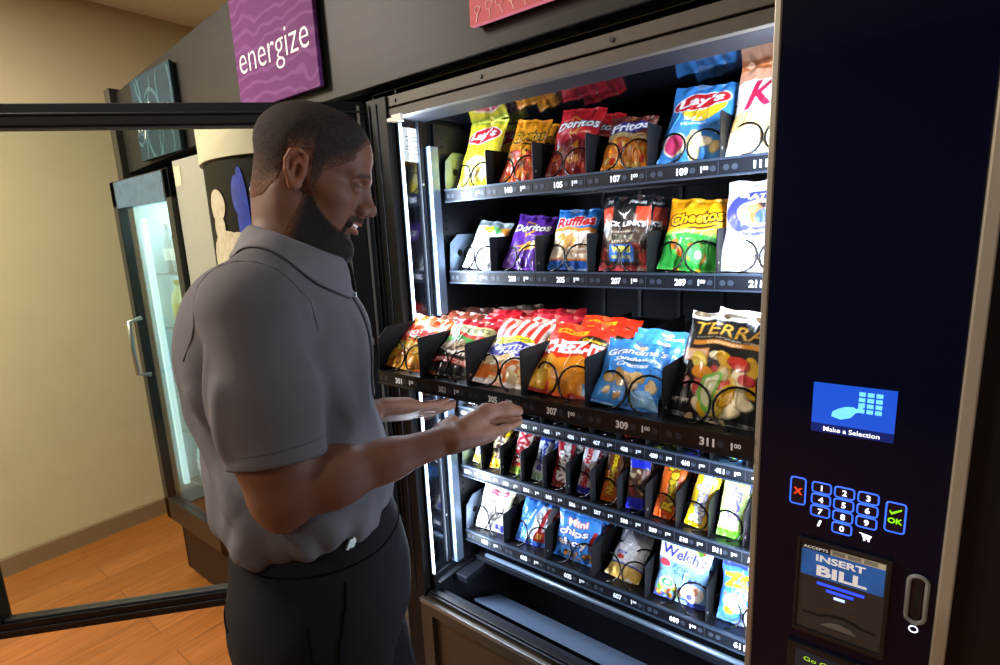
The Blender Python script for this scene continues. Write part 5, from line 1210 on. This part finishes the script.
# collar: a folded band round the neck, open at the throat, its leaf lying on the shoulders
def drop(p, lift):
    h = SB.ray_cast(Vector((p[0], p[1], 1.62)), Vector((0, 0, -1)))
    return None if h[0] is None else np.array(h[0])+UP*lift
def collar():
    V = []; Fc = []; n = 56
    for i in range(n+1):
        a = R(-158)+R(316)*i/n
        ca, sa = math.cos(a), math.sin(a); front = (1-ca)/2
        ctr = TB(-.002+.012*front, 0, 1.50); rin = .058+.002*front; d = -fB*ca+rB*sa
        zt = 1.532-.060*front**1.25
        P0 = A(ctr[0], ctr[1], 0); wid = .050+.012*smooth(.5, .95, front)
        top = P0+d*(rin+.004); top[2] = zt
        inn = P0+d*rin; inn[2] = zt-.035
        row = [inn, inn*.4+(top-d*.002)*.6, top]
        for f_ in (.3, .55, .8, 1.):
            out_ = .80-.45*smooth(.55, 1., front)
            q = P0+d*(rin+.006+wid*f_*out_); q[2] = zt-wid*f_*(1.15-out_*.45)
            h = SB.find_nearest(Vector(q)); hp_ = np.array(h[0]); nn = np.array(h[1])
            dd = (q-hp_)@nn
            if dd < .0045: q = hp_+nn*.0045
            elif f_ > .5: q = q+(hp_+nn*.0045-q)*min(1, (f_-.4)*1.5)
            row.append(q)
        e = row[-1].copy(); e = e-UP*.002-d*.002; row.append(e); V += row
    k = 8
    for i in range(n):
        for j in range(k-1): Fc.append((i*k+j, (i+1)*k+j, (i+1)*k+j+1, i*k+j+1))
    return V, Fc
V, Fc = collar(); co = mk('collar', V, Fc, mat('grey_polo_collar', '#5b5a5f', .8, 0, .05, 60, .3, 900), shirt, smooth=True)
m_ = co.modifiers.new('Solidify', 'SOLIDIFY'); m_.thickness = .0018; m_ = co.modifiers.new('Subsurf', 'SUBSURF'); m_.levels = 1; m_.render_levels = 1
# placket with two buttons
P0 = [TB(.12, .0, 1.44), TB(.16, 0, 1.38), TB(.17, 0, 1.30), TB(.17, 0, 1.235)]
pv = []
for i in range(17):
    t = i/16*3; j = min(int(t), 2); p = P0[j]*(1-(t-j))+P0[j+1]*(t-j)
    for rr in (-.016, 0, .016):
        h = SB.ray_cast(Vector(p+rB*rr+fB*.05), Vector(-fB)); s_ = np.array(h[0]) if h[0] else p
        pv.append(s_+fB*(.0022 if rr else .003))
pf = [(i*3+j, i*3+j+1, (i+1)*3+j+1, (i+1)*3+j) for i in range(16) for j in (0, 1)]
pk = mk('placket', pv, pf, shirtm, shirt, smooth=True); m_ = pk.modifiers.new('Solidify', 'SOLIDIFY'); m_.thickness = .003; m_.offset = 0
for i in (3, 9): b = MB(); b.cyl(A(*pv[i*3+1])+fB*.002, fB, .0055, .002, mat('grey_button', '#6d6d70', .4), 16); b.build('button', shirt, smooth=False)

# --- trousers
tr = S()
tr.el(TB(.003, 0, .975), (.141, .173, .150), MB3, .05)
tr.el(TB(.0, 0, .88), (.142, .176, .13), MB3, .05)
tr.el(TB(-.05, .075, .87), (.10, .085, .10), MB3, .05); tr.el(TB(-.05, -.075, .87), (.10, .085, .10), MB3, .05)
for hip, kn, an in legs: tr.rc(hip, kn, .098, .078, .04); tr.rc(kn, an, .076, .070, .03)
tr.fn(lambda P: (vnoise(P*A(1, 1, .4), 10, 8)-.5)*.012+(vnoise(P, 25, 6)-.5)*.003, op='d')
ops = list(tr.ops)
ops.append((lambda P: (P[:, 2]-1.056)*-1+((P-cz(1.0))@fB)*-.08-.0, .003, 's'))
for hip, kn, an in legs: pass
ops.append((lambda P: P[:, 2]-.045, .003, 's'))
v, q = sdf_mesh(ops, (-1.1, .15, .02), (-.45, .85, 1.09), .005); v = relax(v, q, 2, .4)
trm = mat('black_trouser_twill', '#0b0c10', .92, 0, .12, 60, .4, 1200, spec=.2)
trs = mk('trousers', v, q, trm, man, smooth=True); TB_ = bvh_of(v, q)
tdark = mat('black_trouser_seam', '#050506', 1., spec=.05)
P = []
for i in range(40):
    a = 2*math.pi*i/40; d = fB*math.cos(a)+rB*math.sin(a); c0 = cz(1.015)+UP*(.0); z = 1.015-.08*(fB@d)*.14
    c0[2] = z; h = TB_.ray_cast(Vector(c0+d*.4), Vector(-d)); P.append(h[0]+Vector(d)*.001)
b = MB(); b.tube(P, .0014, tdark, 5, closed=True); b.build('waistband_seam', trs, smooth=True)
seam('pocket_seam', [TB(.09, .2, 1.01), TB(.065, .25, .93), TB(.045, .25, .86)], .0018, tdark, trs, TB_)
seam('side_seam', [TB(.01, .25, .97), TB(.0, .25, .8), TB(.0, .25, .6)], .0014, tdark, trs, TB_, 30)
seam('back_pocket_seam', [TB(-.2, .05, .93), TB(-.2, .16, .925)], .0018, tdark, trs, TB_)
# clip of something tucked in the front pocket
p, n = snap(px(366, 527, .80), .004, TB_)
n = Vector(n); n.z = 0; n.normalize(); u = Vector((0, 0, 1)).cross(n).normalized(); w = (Vector((0, 0, 1))*.8+u*.6).normalized(); x = w.cross(n).normalized()
b = MB(); b.prism([(-.005, -.020), (.005, -.016), (.006, .020), (-.003, .022)], p, x, w, n*.003, mat('steel_clip', '#8d918c', .4, .6)); b.prism([(-.010, -.022), (-.004, -.022), (-.004, -.004), (-.010, -.006)], p, x, w, n*.004, mat('steel_clip', '#8d918c', .4, .6)); b.build('pocket_clip', trs, bevel=.0008)
# shoes
for hip, kn, an in legs:
    s = S(); a0 = A(an[0], an[1], 0)
    s.rc(a0-fB*.05+UP*.045, a0+fB*.06+UP*.045, .042, .040, .02); s.rc(a0+fB*.06+UP*.04, a0+fB*.17+UP*.034, .042, .034, .02); s.rc(a0-fB*.02+UP*.05, a0-fB*.02+UP*.10, .045, .045, .02)
    s.fn(lambda P: P[:, 2]-.0, .002, 's'); vv, qq = sdf_mesh(s.ops, a0-.25, a0+A(.25, .25, .2), .004)
    mk('shoe', vv, qq, mat('black_leather', '#101012', .35), man, smooth=True)
# ================================================================ light
def area(name, loc, rot, sx, sy, e, c='#ffffff', parent=None):
    l = bpy.data.lights.new(name, 'AREA'); l.shape = 'RECTANGLE'; l.size = sx; l.size_y = sy; l.energy = e; l.color = rgba(c)[:3]
    o = bpy.data.objects.new(name, l); COL.objects.link(o); o.location = loc; o.rotation_euler = rot
    return o
# light tubes of the machine (cool white), throwing inwards
area('jamb_light_left', (-.955, .895, 1.18), Euler((R(90), 0, R(-90-38))).copy(), .02, 1.14, 15, '#dcebff')
area('jamb_light_right', (-.160, .895, 1.18), Euler((R(90), 0, R(90+38))).copy(), .02, 1.14, 15, '#dcebff')
def aim(o, d): o.rotation_euler = Vector(d).to_track_quat('-Z', 'Y').to_euler()
aim(bpy.data.objects['jamb_light_left'], (1, .42, 0)); aim(bpy.data.objects['jamb_light_right'], (-1, .42, 0))
# recessed ceiling fixtures
def downlight(x, y, label, e=22, c='#fff3e4', r=.09):
    t = thing('ceiling_light', label, 'light', (x, y, CEIL-.012), group=None)
    b = MB(); b.tube([(x+r*math.cos(a), y+r*math.sin(a), CEIL-.004) for a in [2*math.pi*k/28 for k in range(28)]], .008, mat('white_ring', '#e8e4da', .4), 6, closed=True); b.build('ring', t, smooth=True)
    b = MB(); b.cyl((x, y, CEIL-.003), (0, 0, 1), r-.004, .005, mat('lamp_lens', '#ffffff', .4, emit=c, estr=9), 28); b.build('lens', t)
    l = bpy.data.lights.new('ceiling_lamp', 'AREA'); l.shape = 'DISK'; l.size = r*2; l.energy = e; l.color = rgba(c)[:3]; o = bpy.data.objects.new('ceiling_lamp', l); COL.objects.link(o); o.location = (x, y, CEIL-.02)
    return t
downlight(-2.0, -.20, 'round recessed ceiling light over the man', 34)
downlight(-2.7, -.7, 'round recessed ceiling light by the left wall', 95)
downlight(-.6, -1.0, 'round recessed ceiling light behind the man', 14)
downlight(1.0, -1.4, 'round recessed ceiling light right of the camera', 12)
downlight(-1.6, -2.2, 'round recessed ceiling light at the far end of the room', 30)
w = bpy.data.worlds.new('room_air'); SC.world = w; w.use_nodes = True
w.node_tree.nodes['Background'].inputs[0].default_value = rgba('#c8c4b8'); w.node_tree.nodes['Background'].inputs[1].default_value = .15
vs = SC.view_settings; vs.view_transform = 'Standard'; vs.look = 'None'; vs.gamma = 1; vs.use_curve_mapping = False; vs.exposure = 0
